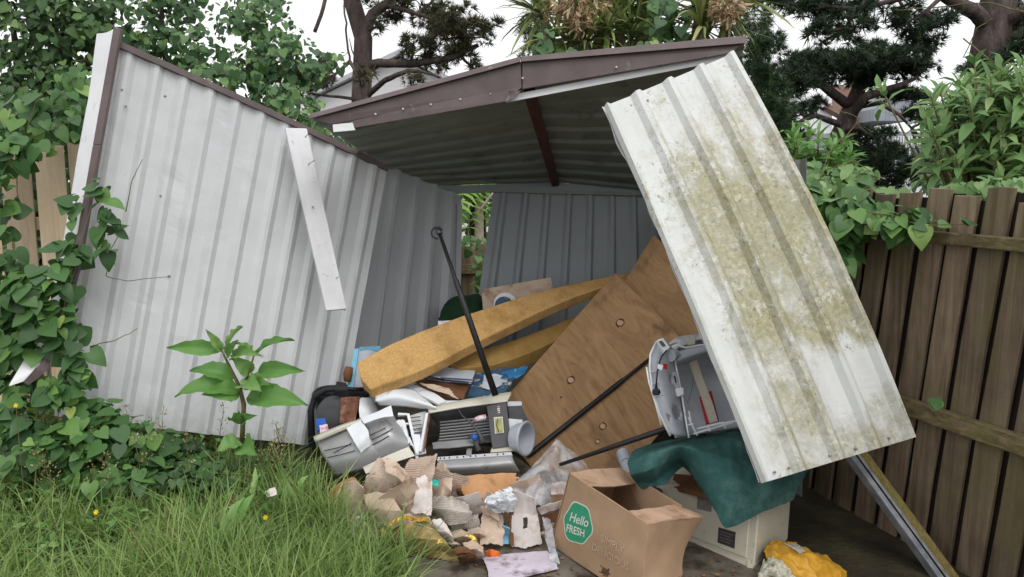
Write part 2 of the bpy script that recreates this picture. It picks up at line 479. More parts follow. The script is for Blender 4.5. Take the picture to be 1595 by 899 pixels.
def wood_grain(name, dark, mid, light, axis=2, scale=7, rough=.8, moss=None, bump=.4, long=.06):
    st = [1, 1, 1]; st[axis] = long
    t = NT(name); v = t.coord('Object', tuple(st)); ob = t.coord('Object')
    oi = t.n('ShaderNodeObjectInfo')
    g = t.noise(v, scale * 6, 8, .7, .6)
    c = t.ramp(g, [(.28, dark), (.5, mid), (.72, light)])
    c = t.mix(t.math('MULTIPLY', t.mask(t.noise(ob, 2.2, 6, .65), .42, .68), .55), c, lin(dark))
    hv = t.n('ShaderNodeHueSaturation'); t.l(c, hv.inputs['Color'])
    t.l(t.math('ADD', t.math('MULTIPLY', oi.outputs['Random'], .5), .75), hv.inputs['Value']); c = hv.outputs[0]
    if moss:
        c = t.mix(t.math('MULTIPLY', t.mask(t.noise(t.coord('Object', (1, 1, .4), (4, 4, 4)), 4.5, 8, .7), .50, .66), .7), c, lin(moss))
    t.bump(g, bump, .008)
    return t.fin(c, rough, 0, .25)
def plywood(name, a, b, c_):
    t = NT(name); v = t.coord('UV', (1, 3.2, 1)); ob = t.coord('UV')
    g = t.noise(v, 2.6, 8, .66, 2.2)
    c = t.ramp(g, [(.25, a), (.5, b), (.75, c_)])
    w = t.noise(t.coord('UV', (1.5, 26, 1)), 3, 5, .6, .5)
    c = t.mix(t.math('MULTIPLY', t.mask(w, .5, .75), .3), c, lin(a))
    st = t.mask(t.noise(ob, 3.3, 6, .6, .5), .60, .72)
    c = t.mix(t.math('MULTIPLY', st, .6), c, (66, 46, 34))
    t.bump(w, .12, .004)
    return t.fin(c, .75, 0, .25)
def cardboard(name, a, b, flutes=0, wet=None, axis='x'):
    t = NT(name); ob = t.coord('Object')
    n = t.noise(ob, 7, 8, .65)
    c = t.ramp(n, [(.3, a), (.7, b)])
    if wet: c = t.mix(t.math('MULTIPLY', t.mask(t.noise(t.coord('Object', (1, 1, 1), (5, 1, 8)), 9, 8, .7), .52, .66), .8), c, lin(wet))
    fib = t.noise(ob, 160, 3, .6)
    if flutes:
        w = t.n('ShaderNodeTexWave'); w.inputs['Scale'].default_value = flutes; w.inputs['Distortion'].default_value = .6
        w.bands_direction = 'X' if axis == 'x' else 'Y'
        t.l(t.coord('UV'), w.inputs['Vector'])
        t.bump(w.outputs['Fac'], .8, .006)
    else: t.bump(t.math('ADD', fib, n), .25, .004)
    return t.fin(c, .85, 0, .2)
M = {}
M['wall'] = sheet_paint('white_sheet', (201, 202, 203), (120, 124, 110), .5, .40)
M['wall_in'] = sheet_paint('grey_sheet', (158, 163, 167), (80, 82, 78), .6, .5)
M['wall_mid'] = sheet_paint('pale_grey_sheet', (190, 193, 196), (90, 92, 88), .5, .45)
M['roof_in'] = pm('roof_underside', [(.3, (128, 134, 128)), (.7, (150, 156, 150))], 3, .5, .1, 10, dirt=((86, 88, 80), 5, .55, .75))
M['white'] = pm('white_paint', [(.3, (222, 222, 224)), (.7, (232, 232, 233))], 6, .5, .1, 20, dirt=((165, 163, 158), 9, .62, .75))
M['moss'] = mossy_paint('mossy_white_sheet')
M['brown'] = pm('brown_paint', [(.3, (88, 74, 74)), (.7, (104, 90, 90))], 7, .45, .08, 30, dirt=((142, 132, 130), 16, .64, .74))
M['rust'] = pm('red_oxide', [(.3, (70, 38, 30)), (.7, (98, 56, 44))], 12, .7, .1)
M['plank'] = pm('whitewashed_timber', [(.3, (196, 194, 196)), (.6, (222, 221, 223)), (.8, (232, 231, 232))], 5, .7, .3, 30, stretch=(1, 1, .2), dirt=((140, 134, 132), 20, .62, .72))
M['fence'] = wood_grain('weathered_paling', (68, 57, 46), (120, 104, 86), (148, 133, 113), 2, 3.5, moss=(104, 100, 62), bump=.25)
M['fence_gap_shade'] = wood_grain('shade_toned_backing_paling', (26, 21, 17), (40, 33, 26), (54, 46, 36), 2, 3.5, bump=.25)  # darker copy of the fence wood: shade of the paling gaps put into the colour
M['rail'] = wood_grain('weathered_rail', (62, 52, 36), (110, 96, 70), (146, 132, 104), 1, 7, moss=(98, 100, 56))
M['pale'] = wood_grain('new_pine_paling', (192, 168, 138), (218, 196, 168), (230, 212, 188), 2, 4, bump=.15)
M['batten'] = wood_grain('mossy_batten', (88, 76, 42), (130, 114, 68), (156, 140, 92), 2, 8, moss=(110, 112, 50))
M['steel'] = pm('galvanised_channel', [(.3, (118, 122, 130)), (.7, (166, 170, 176))], 18, .45, .15, 40, metal=.5)
M['ply'] = plywood('brown_plywood', (118, 90, 62), (154, 121, 86), (172, 139, 103))
M['ply_knot'] = pm('plywood_plug', [(.3, (172, 138, 110)), (.7, (190, 156, 128))], 30, .8, .1)
M['knot_dark'] = pm('dark_stain', [(.3, (58, 40, 30)), (.7, (76, 54, 40))], 30, .8, .1)
M['foam'] = pm('yellow_foam', [(.3, (186, 146, 90)), (.5, (198, 158, 102)), (.7, (208, 172, 118))], 80, .95, .6, 120, dirt=((150, 110, 62), 5, .50, .74), spec=.05, bdist=.008)
M['foam2'] = pm('dull_foam', [(.3, (160, 126, 72)), (.7, (184, 150, 92))], 10, .95, .6, 90, spec=.1)
M['black'] = pm('black_plastic', [(.3, (26, 27, 30)), (.7, (40, 41, 45))], 12, .5, .1)
M['blackmetal'] = pm('black_metal', [(.3, (20, 20, 22)), (.7, (40, 38, 38))], 30, .45, .2, 60)
M['grey'] = pm('grey_plastic', [(.3, (158, 163, 172)), (.7, (184, 188, 196))], 5, .4, .05, dirt=((120, 120, 122), 14, .62, .75))
M['darkgrey'] = pm('dark_grey_plastic', [(.3, (66, 66, 68)), (.7, (86, 86, 88))], 5, .45, .05)
M['silver'] = pm('silver_plastic', [(.3, (150, 150, 150)), (.7, (178, 178, 178))], 4, .35, .05, dirt=((112, 110, 106), 9, .60, .75), metal=.25)
M['whiteplastic'] = pm('white_plastic', [(.3, (216, 219, 224)), (.7, (232, 234, 236))], 5, .4, .08, dirt=((150, 146, 138), 11, .60, .72))
M['champagne'] = pm('champagne_plastic', [(.3, (196, 192, 176)), (.7, (214, 210, 194))], 5, .35, .05)
M['cream'] = pm('cream_enamel', [(.3, (186, 180, 160)), (.7, (206, 200, 182))], 4, .45, .05, dirt=((118, 108, 88), 12, .60, .74))
M['creamside'] = M['cream']
M['label'] = pm('dark_label', [(.3, (48, 46, 48)), (.7, (66, 64, 66))], 60, .5, 0)
M['labelfaded'] = pm('faded_label', [(.3, (112, 104, 100)), (.7, (134, 126, 122))], 40, .6, 0)
M['card'] = cardboard('box_cardboard', (162, 132, 104), (182, 152, 124))
M['cardwet'] = cardboard('wet_cardboard', (194, 168, 146), (220, 200, 182), 0, (134, 102, 78))
M['cardgrey'] = cardboard('fluted_grey_cardboard', (184, 174, 164), (210, 202, 194), 0, (150, 134, 120))
M['cardflap'] = cardboard('delaminated_cardboard', (176, 142, 116), (200, 170, 144), 0, (140, 104, 78))
M['cardtan'] = cardboard('fluted_tan_cardboard', (188, 166, 148), (214, 196, 182), 0, (148, 120, 98))
M['cardorange'] = cardboard('tan_cardboard', (184, 134, 90), (206, 162, 120), 0, (140, 96, 62))
M['cardbrown'] = cardboard('brown_cardboard', (104, 70, 48), (132, 94, 68))
M['paperwhite'] = cardboard('wet_white_card', (206, 196, 190), (224, 216, 212), 0, (170, 146, 130))
M['lav'] = cardboard('lavender_card', (192, 180, 194), (212, 202, 213), 0, (90, 74, 84))
M['gold'] = pm('gold_foil', [(.3, (104, 86, 46)), (.7, (150, 130, 80))], 9, .38, .35, 14, metal=.45, dirt=((80, 62, 26), 6, .5, .7))
M['goldbright'] = pm('bright_gold_foil', [(.3, (206, 168, 60)), (.7, (236, 208, 120))], 25, .25, .5, 60, metal=.7)
M['tarp'] = None
M['yellow'] = pm('yellow_bag', [(.3, (190, 138, 40)), (.7, (212, 162, 58))], 6, .5, .25, 12)
M['cloth'] = pm('pale_cloth', [(.3, (176, 174, 156)), (.7, (206, 204, 188))], 12, .9, .5, 30, dirt=((90, 84, 60), 14, .5, .65))
M['green_cloth'] = pm('dark_green_cloth', [(.3, (18, 48, 30)), (.7, (30, 66, 40))], 12, .9, .4, 40)
M['blue'] = pm('blue_card', [(.3, (30, 96, 150)), (.7, (60, 130, 176))], 9, .6, .1, dirt=((200, 206, 210), 12, .58, .64))
M['navy'] = pm('navy_printed_card', [(.3, (44, 72, 100)), (.7, (64, 92, 116))], 9, .6, .1, dirt=((196, 190, 180), 10, .55, .6))
M['cyan'] = pm('light_blue_card', [(.3, (110, 176, 206)), (.7, (140, 196, 220))], 9, .6, .1)
M['palecard'] = pm('pale_printed_card', [(.3, (176, 180, 190)), (.7, (198, 202, 210))], 9, .6, .1, dirt=((150, 140, 134), 9, .6, .7))
M['red'] = pm('red_plastic', [(.3, (156, 22, 34)), (.7, (176, 34, 44))], 9, .4, 0)
M['orange'] = pm('orange_wrapper', [(.3, (222, 98, 36)), (.7, (236, 130, 60))], 20, .6, .2)
M['turq'] = pm('turquoise_wrapper', [(.3, (36, 186, 168)), (.7, (70, 206, 190))], 20, .6, .2)
M['bluecap'] = pm('bright_blue_plastic', [(.3, (24, 84, 176)), (.7, (36, 104, 200))], 10, .35, 0)
M['pink'] = pm('pink_printed_plastic', [(.45, (226, 220, 222)), (.55, (206, 120, 138))], 40, .5, 0)
M['rustpanel'] = pm('rusted_sheet', [(.3, (84, 50, 36)), (.5, (116, 76, 58)), (.7, (156, 120, 100))], 26, .85, .4)
M['emblem'] = pm('emblem_face', [(.3, (150, 146, 84)), (.7, (178, 174, 110))], 30, .4, 0)
M['logo_green'] = pm('green_print', [(.3, (46, 146, 108)), (.7, (54, 156, 118))], 30, .8, .05)
M['logo_white'] = pm('white_print', [(.3, (206, 214, 200)), (.7, (222, 226, 214))], 40, .8, 0)
M['faint_print'] = pm('faint_print', [(.35, (192, 166, 142)), (.65, (214, 190, 168))], 60, .85, 0)
M['strap'] = pm('beige_webbing', [(.3, (176, 168, 152)), (.7, (194, 186, 170))], 60, .8, .3, 120)
M['bark'] = pm('pine_bark', [(.3, (52, 44, 42)), (.55, (82, 70, 66)), (.75, (112, 98, 92))], 9, .9, .9, 14, stretch=(1, 1, .35), bdist=.05)
M['stem'] = pm('green_brown_stem', [(.3, (84, 76, 46)), (.7, (120, 116, 72))], 20, .8, .1)
M['twig'] = pm('grey_twig', [(.3, (72, 62, 52)), (.7, (104, 92, 78))], 20, .85, .2)
M['palebark'] = pm('pale_bark', [(.3, (150, 132, 122)), (.7, (186, 168, 158))], 10, .85, .3)
M['house_white'] = pm('white_weatherboard', [(.3, (212, 212, 214)), (.7, (224, 224, 226))], 2, .6, .1, 9, stretch=(.1, .1, 6))
M['house_roof'] = pm('pale_roof', [(.3, (176, 178, 182)), (.7, (196, 198, 202))], 3, .6, .1)
M['house_grey'] = pm('grey_cladding', [(.3, (128, 132, 138)), (.7, (156, 160, 166))], 1.5, .6, .1, stretch=(8, 8, .1))
M['tileroof'] = pm('brown_roof', [(.3, (96, 72, 60)), (.7, (126, 98, 84))], 9, .8, .2)
M['glass'] = pm('dim_window', [(.3, (70, 78, 84)), (.7, (112, 120, 126))], 1.5, .12, 0)
ivy = [(0, (26, 56, 26)), (.45, (48, 92, 44)), (.8, (84, 132, 60)), (1, (142, 172, 78))]
M['ivy'] = leafmat('creeper_leaf', [(0, (50, 82, 44)), (.4, (78, 118, 62)), (.75, (114, 154, 78)), (.95, (168, 190, 102)), (1, (176, 160, 84))])
M['ivy_dark'] = leafmat('dark_creeper_leaf', [(0, (50, 78, 48)), (.45, (82, 118, 70)), (.8, (122, 156, 94)), (1, (168, 188, 118))])
M['hedge'] = leafmat('hedge_leaf', [(0, (46, 72, 42)), (.5, (78, 112, 62)), (1, (130, 160, 92))])
M['shrub'] = leafmat('pale_shrub_leaf', [(0, (78, 114, 66)), (.5, (122, 158, 94)), (.85, (158, 186, 122)), (1, (194, 208, 158))], .5, .3)
M['weed'] = leafmat('weed_leaf', [(0, (88, 132, 64)), (.5, (116, 162, 86)), (1, (156, 190, 116))], .45, .3)
M['needle'] = leafmat('dark_pine_needle', [(0, (30, 45, 31)), (.5, (47, 68, 45)), (1, (76, 96, 64))], .6, .1)
M['needle_brown'] = leafmat('brownish_pine_needle', [(0, (52, 56, 36)), (.5, (82, 84, 58)), (1, (122, 112, 84))], .6, .1)
M['needle_green'] = leafmat('green_conifer_needle', [(0, (44, 66, 40)), (.5, (66, 92, 58)), (1, (96, 120, 80))], .6, .15)
M['yucca'] = leafmat('strap_leaf', [(0, (76, 98, 52)), (.5, (124, 142, 80)), (.85, (166, 172, 108)), (1, (190, 180, 128))], .45, .2)
M['panicle'] = leafmat('dry_flower_head', [(0, (150, 122, 92)), (.5, (190, 164, 130)), (1, (216, 196, 164))], .85, .1)
M['fern'] = leafmat('fern_leaf', [(0, (96, 140, 56)), (.5, (140, 180, 84)), (1, (182, 208, 116))], .5, .4)
M['grass'] = leafmat('grass_blade', [(0, (92, 120, 60)), (.35, (128, 156, 84)), (.7, (160, 182, 108)), (.9, (186, 200, 134)), (1, (200, 188, 140))], .5, .35)
M['seed'] = leafmat('seed_head', [(0, (130, 120, 76)), (.5, (168, 158, 108)), (1, (190, 180, 140))], .8, .2)
M['dock'] = leafmat('dock_seed_head', [(0, (110, 70, 44)), (.5, (140, 94, 62)), (1, (160, 120, 84))], .8, .1)
M['flower'] = leafmat('yellow_petal', [(0, (230, 190, 20)), (1, (245, 214, 40))], .5, .2)
M['deadgrass'] = leafmat('dry_stalk', [(0, (150, 134, 96)), (1, (196, 180, 138))], .8, .2)
# woven shade cloth
t = NT('woven_green_tarp'); uv = t.coord('UV'); ob = t.coord('Object')
c = t.ramp(t.noise(ob, 5, 9, .72), [(.3, (44, 78, 76)), (.5, (62, 102, 98)), (.68, (104, 138, 132))])
c = t.mix(t.math('MULTIPLY', t.noise(ob, 230, 2, .6), .45), c, lin((36, 66, 64)))
ck = t.n('ShaderNodeTexWave'); ck.inputs['Scale'].default_value = 70; t.l(uv, ck.inputs['Vector'])
ck2 = t.n('ShaderNodeTexWave'); ck2.inputs['Scale'].default_value = 70; ck2.bands_direction = 'Y'; t.l(uv, ck2.inputs['Vector'])
t.bump(t.math('ADD', t.math('MULTIPLY', ck.outputs['Fac'], ck2.outputs['Fac']), t.noise(ob, 20, 5, .6)), .35, .004)
M['tarp'] = t.fin(c, .95, 0, .15)
# thin clear film
t = NT('clear_film'); t.fin((225, 226, 230), .25, 0, .5)
tp = t.n('ShaderNodeBsdfTransparent'); mx = t.n('ShaderNodeMixShader')
t.l(t.mask(t.noise(t.coord('Object'), 9, 6, .6, .5), .25, .8), mx.inputs[0])
t.l(tp.outputs[0], mx.inputs[1]); t.l(t.b.outputs[0], mx.inputs[2]); t.l(mx.outputs[0], t.out.inputs[0])
t.bump(t.noise(t.coord('Object'), 14, 5, .6, 1), .6, .02)
M['film'] = t.m
# soil, concrete
M['soil'] = pm('soil_and_litter', [(.3, (38, 33, 24)), (.5, (56, 50, 34)), (.7, (74, 70, 44))], 5, .95, .8, 30, bdist=.03)
M['slab'] = pm('wet_concrete', [(.3, (92, 86, 76)), (.7, (122, 114, 102))], 8, .7, .3, 60, dirt=((58, 48, 36), 7, .45, .62))
# ------------------------------------------------------------------ ground
def axis_vals(a, b, st, far): 
    n = int(round((b - a) / st)); v = [a + i * st for i in range(n + 1)]
    return [-far, -far * .4, -60, -30, -16, -10] + v + [10, 16, 30, 60, far * .4, far]
gx, gy = axis_vals(-6, 6, .1, 400), axis_vals(-1, 9, .1, 400)
gm = MB(); gm.grid(lambda u, v: Vector((u, v, gh(u, v))), gx, gy)
o = gm.build('ground', M['soil'], origin=(0, 0, 0), smooth=True); o['kind'] = 'structure'
# slab of concrete under the rubbish
def slabz(x, y): return gh(x, y) + .03
sb = MB(); sb.grid(lambda u, v: Vector((u, v, max(slabz(u, v), .012 + .02))), [-.62 + i * .1 for i in range(18)], [2.3 + i * .1 for i in range(20)], ext=Vector((0, 0, -.12)))
o = sb.build('concrete_path', M['slab'], origin=(0, 3, 0)); o['kind'] = 'structure'

# ------------------------------------------------------------------ fence on the right
FD = Vector((-.325, .946, 0)); FN = Vector((-.946, -.325, 0))      # along the fence away from us; towards the yard
F0 = Vector((1.813, 3.2, 0))
def fp(s, z, out=0.0, lean=True):
    return F0 + FD * (s - (.10 * (z - .9) if lean else 0)) + Vector((0, 0, z)) + FN * out
fr = thing('paling_fence', 'dark weathered paling fence with green moss beside the leaning sheet', 'fence', F0 + FD * 1.0)
r2 = random.Random(4)
s = -1.15
while s < 2.2:
    w = .112 + r2.uniform(-.004, .008); top = 1.545 + r2.uniform(-.035, .03) + (.05 if s < -.35 else 0); tilt = r2.uniform(-.008, .008); bow = r2.uniform(0, .01)
    m = MB(); n = 8
    m.grid(lambda u, v: fp(s + u * w + tilt * v + .004 * noise.noise(Vector((s * 5, v * 6, u))), -.1 + (top + .1 + (.008 * noise.noise(Vector((u * 5, s * 9, 1))) if v == 1 else 0)) * v, bow * math.sin(v * 3)), [0, .5, 1], [i / n for i in range(n + 1)], ext=FN * -.018, uvf=lambda u, v: (u, v))
    m.build('paling', M['fence'], fr, bevel=.003)
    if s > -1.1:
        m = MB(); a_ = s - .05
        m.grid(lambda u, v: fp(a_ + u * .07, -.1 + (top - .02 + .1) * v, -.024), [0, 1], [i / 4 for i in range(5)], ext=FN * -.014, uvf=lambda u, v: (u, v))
        m.build('backing_paling', M['fence_gap_shade'], fr)
    s += w + r2.uniform(.028, .036)
for z, hh, out in ((1.335, .05, .055), (.585, .075, .05)):
    m = MB()
    def rail(s0, z=z, hh=hh): return z + .006 * noise.noise(Vector((s0 * 2, z, 0)))
    a, b = -1.2, 2.3
    m.grid(lambda u, v: F0 + FD * (a + (b - a) * u) + Vector((0, 0, rail(a + (b - a) * u) + hh * (1 - v))) + FN * (.0125 + .045), [i / 20 for i in range(21)], [0, .5, 1], ext=FN * -.04)
    m.build('rail', M['rail'], fr, bevel=.006)
m = MB(); p0 = F0 + FD * 1.9 - FN * .07
m.box(p0 + Vector((0, 0, .6)), .09, .09, 1.6); m.build('post', M['fence'], fr, bevel=.005)

# ------------------------------------------------------------------ pale fence on the left, behind the sheet wall
L0, LD = Vector((-3.35, 4.62, 0)), Vector((.965, .262, 0)); LN = Vector((.262, -.965, 0))
fl = thing('pale_fence', 'pale new timber paling fence behind the creeper and sheet wall', 'fence', L0 + LD * 1.2)
s = -.182 * 10; k = 0
while s < 2.25:
    w = .158; top = 1.80 + r2.uniform(-.015, .03)
    m = MB(); m.board(*[L0 + LD * (s + a * w) + Vector((0, 0, z)) for a, z in ((0, top), (1, top + r2.uniform(-.006, .006)), (1, -.1), (0, -.1))], -LN * .019)
    m.build('paling', M['pale'], fl, bevel=.003)
    s += w + .024
for z in (.55, 1.30):
    q0 = L0 - LN * .022 - LD * 1.8; q1 = L0 - LN * .022 + LD * 2.3; m = MB(); m.board(q0 + Vector((0, 0, z + .075)), q1 + Vector((0, 0, z + .075)), q1 + Vector((0, 0, z)), q0 + Vector((0, 0, z)), -LN * .045)
    m.build('rail', M['pale'], fl)

# ------------------------------------------------------------------ dark fence seen through the gap
bf = thing('dark_fence', 'dark board fence under fern fronds behind the gap in the shed', 'fence', Vector((-.3, 7.0, gh(-.3, 7.0))))
for k in range(12):
    x = -1.3 + k * .155; m = MB()
    top = 1.03 + r2.uniform(-.02, .02)
    m.board(Vector((x, 7, top)), Vector((x + .154, 7, top)), Vector((x + .154, 7, -.1)), Vector((x, 7, -.1)), Vector((0, .02, 0)))
    m.build('paling', M['fence'], bf)
m = MB(); m.board(Vector((-1.3, 6.955, .86)), Vector((.5, 6.955, .86)), Vector((.5, 6.955, .78)), Vector((-1.3, 6.955, .78)), Vector((0, .043, 0)))
m.build('rail', M['rail'], bf)

# ------------------------------------------------------------------ ribbed steel sheets
def ribs(n, wb=.17, wt=.085, first=.5, pitch=None):
    """breakpoints (u, height 0..1) of n trapezoid ribs across a sheet"""
    pitch = pitch or 1 / n; out = [(0, 0)]
    for i in range(n):
        c = (i + first) * pitch
        for d, h in ((-wb, 0), (-wt, 1), (wt, 1), (wb, 0)):
            u = c + d * pitch
            if .002 < u < .998: out.append((u, h))
    out.append((1, 0)); out.sort()
    return out
def ribsheet(m, tl, tr, br, bl, prof, h, nv=24, dent=.004, seed=0, th=.0015, bend=None, folds=0):
    tl, tr, br, bl = map(Vector, (tl, tr, br, bl))
    nn = (tr - tl).cross(bl - tl).normalized(); c = (tl + br) / 2
    if nn.dot(CAM - c) < 0: nn = -nn
    H = dict(prof); so = Vector((seed * 5.1, seed * 2.2, 0))
    def fn(u, v):
        p = tl.lerp(tr, u).lerp(bl.lerp(br, u), v)
        q = Vector((u * 5, v * 4, 0)) + so
        d = dent * (noise.noise(q) + .5 * noise.noise(q * 3)) + H[u] * h
        if bend: p = p + bend(u, v, nn)
        if folds: d += folds * min(0, noise.noise(Vector((u * 9, v * 11, 3)) + so) + .42)
        return p + nn * d
    m.grid(fn, [a for a, b in prof], [j / nv for j in range(nv + 1)], ext=th)
    return nn

# --- the fallen left wall
A = dict(tl=W(184, 70, 4.10), tr=W(603, 263, 4.80), br=W(524, 698, 4.54), bl=W(84, 648, 3.93))
wl = thing('shed_wall', 'long pale ribbed steel wall leaning left with brown edge trim', 'shed wall', G(300, 690, .1))
m = MB(); ribsheet(m, A['tl'], A['tr'], A['br'], A['bl'], ribs(11, .27, .07, .42), .020, 60, .007, 1, folds=.020,
                   bend=lambda u, v, n: n * (-.05 * math.sin(math.pi * v) * (1 - u) + .03 * math.sin(math.pi * u)))
m.build('sheet', M['wall'], wl)
# top channel
m = MB(); up = (A['tl'] - A['bl']).normalized(); nA = (A['tr'] - A['tl']).cross(A['bl'] - A['tl']).normalized()
if nA.dot(CAM - A['tl']) < 0: nA = -nA
tc = lambda k, z: A['tl'].lerp(A['tr'], k / 12) + nA * (.032 + .03 * math.sin(math.pi * k / 12) + .003 * noise.noise(Vector((k * .8, 2, 0)))) + up * z
m.net([[tc(k, .014) for k in range(13)], [tc(k, -.018) for k in range(13)]], 36, 1, .0015, 9, 2, ext=-nA * .07)
m.build('top_channel', M['brown'], wl)
# brown corner trim and its white return
m = MB()
c0, c1, c2, c3 = W(182, 44, 4.03), W(150, 226, 3.96), W(116, 420, 3.90), W(70, 560, 3.86)
for (p, q) in ((c0, c1), (c1, c2), (c2, c3)):
    sx = Vector((.034, .008, 0)); m.board(p - sx * .5, p + sx * .5, q + sx * .5, q - sx * .5, Vector((.0, .03, 0)))
m.build('corner_trim', M['brown'], wl, bevel=.004)
m = MB(); w0 = Vector((.03, .06, 0))
m.net([[W(152, 53, 4.16), W(166, 51, 4.09), W(179, 44, 4.04)], [W(128, 200, 4.10), W(140, 200, 4.04), W(152, 200, 3.975)], [W(86, 440, 4.02), W(98, 440, 3.97), W(110, 440, 3.91)], [W(40, 575, 3.95), W(52, 568, 3.9), W(64, 560, 3.87)]], 6, 20, .006, 3, 2, ext=.002)
m.build('corner_return', M['white'], wl)
m = MB(); m.net([[W(48, 545, 3.80), W(92, 540, 3.82)], [W(20, 590, 3.70), W(62, 566, 3.73)], [W(14, 602, 3.68), W(36, 594, 3.70)]], 6, 8, .012, 6, 3, ext=.002)
m.build('bent_flap', M['white'], wl)
m = MB(); m.net([[W(88, 541, 3.81), W(98, 548, 3.83)], [W(62, 568, 3.72), W(76, 574, 3.74)], [W(36, 596, 3.69), W(44, 600, 3.70)]], 4, 8, .006, 6, 5, ext=.004)
m.build('flap_edge', M['brown'], wl)
# screws
for (x, y) in ((190, 140), (196, 166), (257, 150), (250, 305), (263, 430), (150, 238), (378, 303), (230, 555), (410, 470), (300, 655), (440, 672), (400, 520)):
    p = W(x, y, 4.0); 
    # drop the head onto the sheet plane
    d = (A['tl'] - CAM).dot(nA) / (p - CAM).dot(nA); p = CAM + (p - CAM) * d + nA * .012
    m = MB(); m.lathe(p - nA * .012, nA, [(.0055, 0), (.0055, .010), (.003, .013), (0, .0135)], 8); m.build('screw', M['steel'], wl)

# --- second wall, standing deeper in the shade
wb = thing('shed_wall', 'grey shaded ribbed wall standing between the pale wall and the gap', 'shed wall', G(640, 560, .05))
B = dict(tl=W(540, 236, 4.98), tr=W(719, 307, 5.65), br=W(714, 560, 5.55), bl=W(455, 690, 4.80))
m = MB(); ribsheet(m, B['tl'], B['tr'], B['br'], B['bl'], ribs(6, .26, .08, .30), .040, 24, .006, 3, bend=lambda u, v, n: n * .02 * math.sin(math.pi * u))
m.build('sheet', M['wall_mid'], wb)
m = MB(); m.board(W(712, 318, 5.60), W(720, 318, 5.62), W(716, 560, 5.52), W(708, 560, 5.50), .03); m.build('edge_post', M['wall_mid'], wb)

# --- back wall
wc = thing('shed_wall', 'dim ribbed back wall of the shed behind the foam slab', 'shed wall', G(900, 560, .02))
m = MB(); ribsheet(m, W(769, 296, 5.70), W(1036, 305, 5.75), W(1050, 545, 5.72), W(732, 555, 5.55), ribs(8, .2, .07, .5), .024, 14, .004, 5)
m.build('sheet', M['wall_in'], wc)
m = MB(); m.board(W(762, 293, 5.66), W(1036, 301, 5.7), W(1036, 306, 5.7), W(762, 299, 5.66), .03); m.build('top_channel', M['roof_in'], wc)

# --- added right wall sheet, mostly unseen, blocking skylight under the leaning sheet
wr = thing('shed_wall', 'added ribbed sheet behind the plywood offcut, blocking skylight as a right wall', 'shed wall', Vector((1.25, 4.8, .02)))
m = MB(); ribsheet(m, W(1034, 312, 5.73), Vector((1.36, 3.72, 1.7)), Vector((1.42, 3.72, .06)), Vector((1.10, 5.73, .0)), ribs(12, .15, .075), .02, 10, .004, 15)
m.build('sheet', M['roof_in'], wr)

# --- roof
rf = thing('shed_roof', 'collapsed gable roof with a brown fascia over the rubbish', 'shed roof', W(820, 300, 5.0))
FLp, APX, FRp = W(486, 186, 4.03), W(813, 97, 3.86), W(1160, 66, 3.72)
RL, RA, RR = W(648, 290, 5.85), W(866, 284, 5.85), W(1108, 308, 5.95)
m = MB(); ribsheet(m, FLp, RL, RA, APX, ribs(10, .17, .085), .018, 14, .006, 8); m.build('sheet', M['roof_in'], rf)
m = MB(); ribsheet(m, APX, RA, RR, FRp, ribs(10, .17, .085), .018, 14, .006, 9); m.build('sheet', M['roof_in'], rf)
m = MB()
m.board(W(816, 150, 3.93), W(834, 149, 3.93), W(871, 290, 5.78), W(860, 291, 5.78), .05); m.build('ridge_beam', M['rust'], rf, bevel=.004)
# fascia: folded steel with a lower flange
TH = Vector((0, .02, 0))
m = MB(); m.board(W(487, 186, 3.995), W(811, 95, 3.825), W(812.5, 138, 3.82), W(516, 194, 3.985), TH); m.build('fascia', M['brown'], rf, bevel=.003)
m = MB(); m.board(W(541, 184, 3.975), W(812, 136, 3.815), W(789, 158, 3.815), W(554, 199, 3.965), TH * .5); m.build('fascia_flange', M['brown'], rf, bevel=.002)
m = MB(); m.board(W(813, 95, 3.825), W(1160, 66, 3.69), W(1138, 83, 3.69), W(814, 139, 3.82), TH); m.build('fascia', M['brown'], rf, bevel=.003)
# rolled cap along the top
m = MB()
m.board(W(481, 178, 4.0), W(810, 88, 3.825), W(811, 96, 3.80), W(482, 185, 3.975), TH * 3); m.build('barge_cap', M['brown'], rf, bevel=.004)
m = MB()
m.board(W(811, 88, 3.825), W(1163, 55, 3.69), W(1163, 67, 3.665), W(812, 96, 3.80), TH * 3); m.build('barge_cap', M['brown'], rf, bevel=.004)
m = MB(); m.board(W(518, 194, 3.985), W(549, 191, 3.965), W(553, 203, 3.96), W(519, 206, 3.98), TH * .8); m.build('frame_end', M['white'], rf, bevel=.002)
m = MB(); m.board(W(800, 147, 3.86), W(1130, 82, 3.73), W(1126, 95, 3.73), W(787, 160, 3.86), TH); m.build('front_frame', M['white'], rf, bevel=.002)
m = MB(); m.net([[W(792, 141, 3.80), W(812, 141, 3.80)], [W(786, 160, 3.79), W(800, 154, 3.79)]], 6, 4, .01, 12, 4, .1, ext=.003); m.build('torn_flange', M['brown'], rf)
m = MB(); m.board(W(650, 291, 5.80), W(866, 284, 5.80), W(866, 296, 5.80), W(650, 303, 5.80), .03); m.board(W(866.5, 284, 5.80), W(1106, 306, 5.9), W(1106, 316, 5.9), W(866.5, 296, 5.80), .03); m.build('rear_beam', M['wall_in'], rf)
for (x, y, d) in ((585, 178, 3.93), (628, 170, 3.91), (671, 163, 3.89), (717, 155, 3.865), (764, 147, 3.84), (814, 122, 3.805), (960, 105, 3.75)):
    m = MB(); m.lathe(W(x, y, d), Vector((0, -1, .1)), [(.0045, -.01), (.0045, .004), (0, .007)], 8); m.build('screw', M['whiteplastic'], rf)

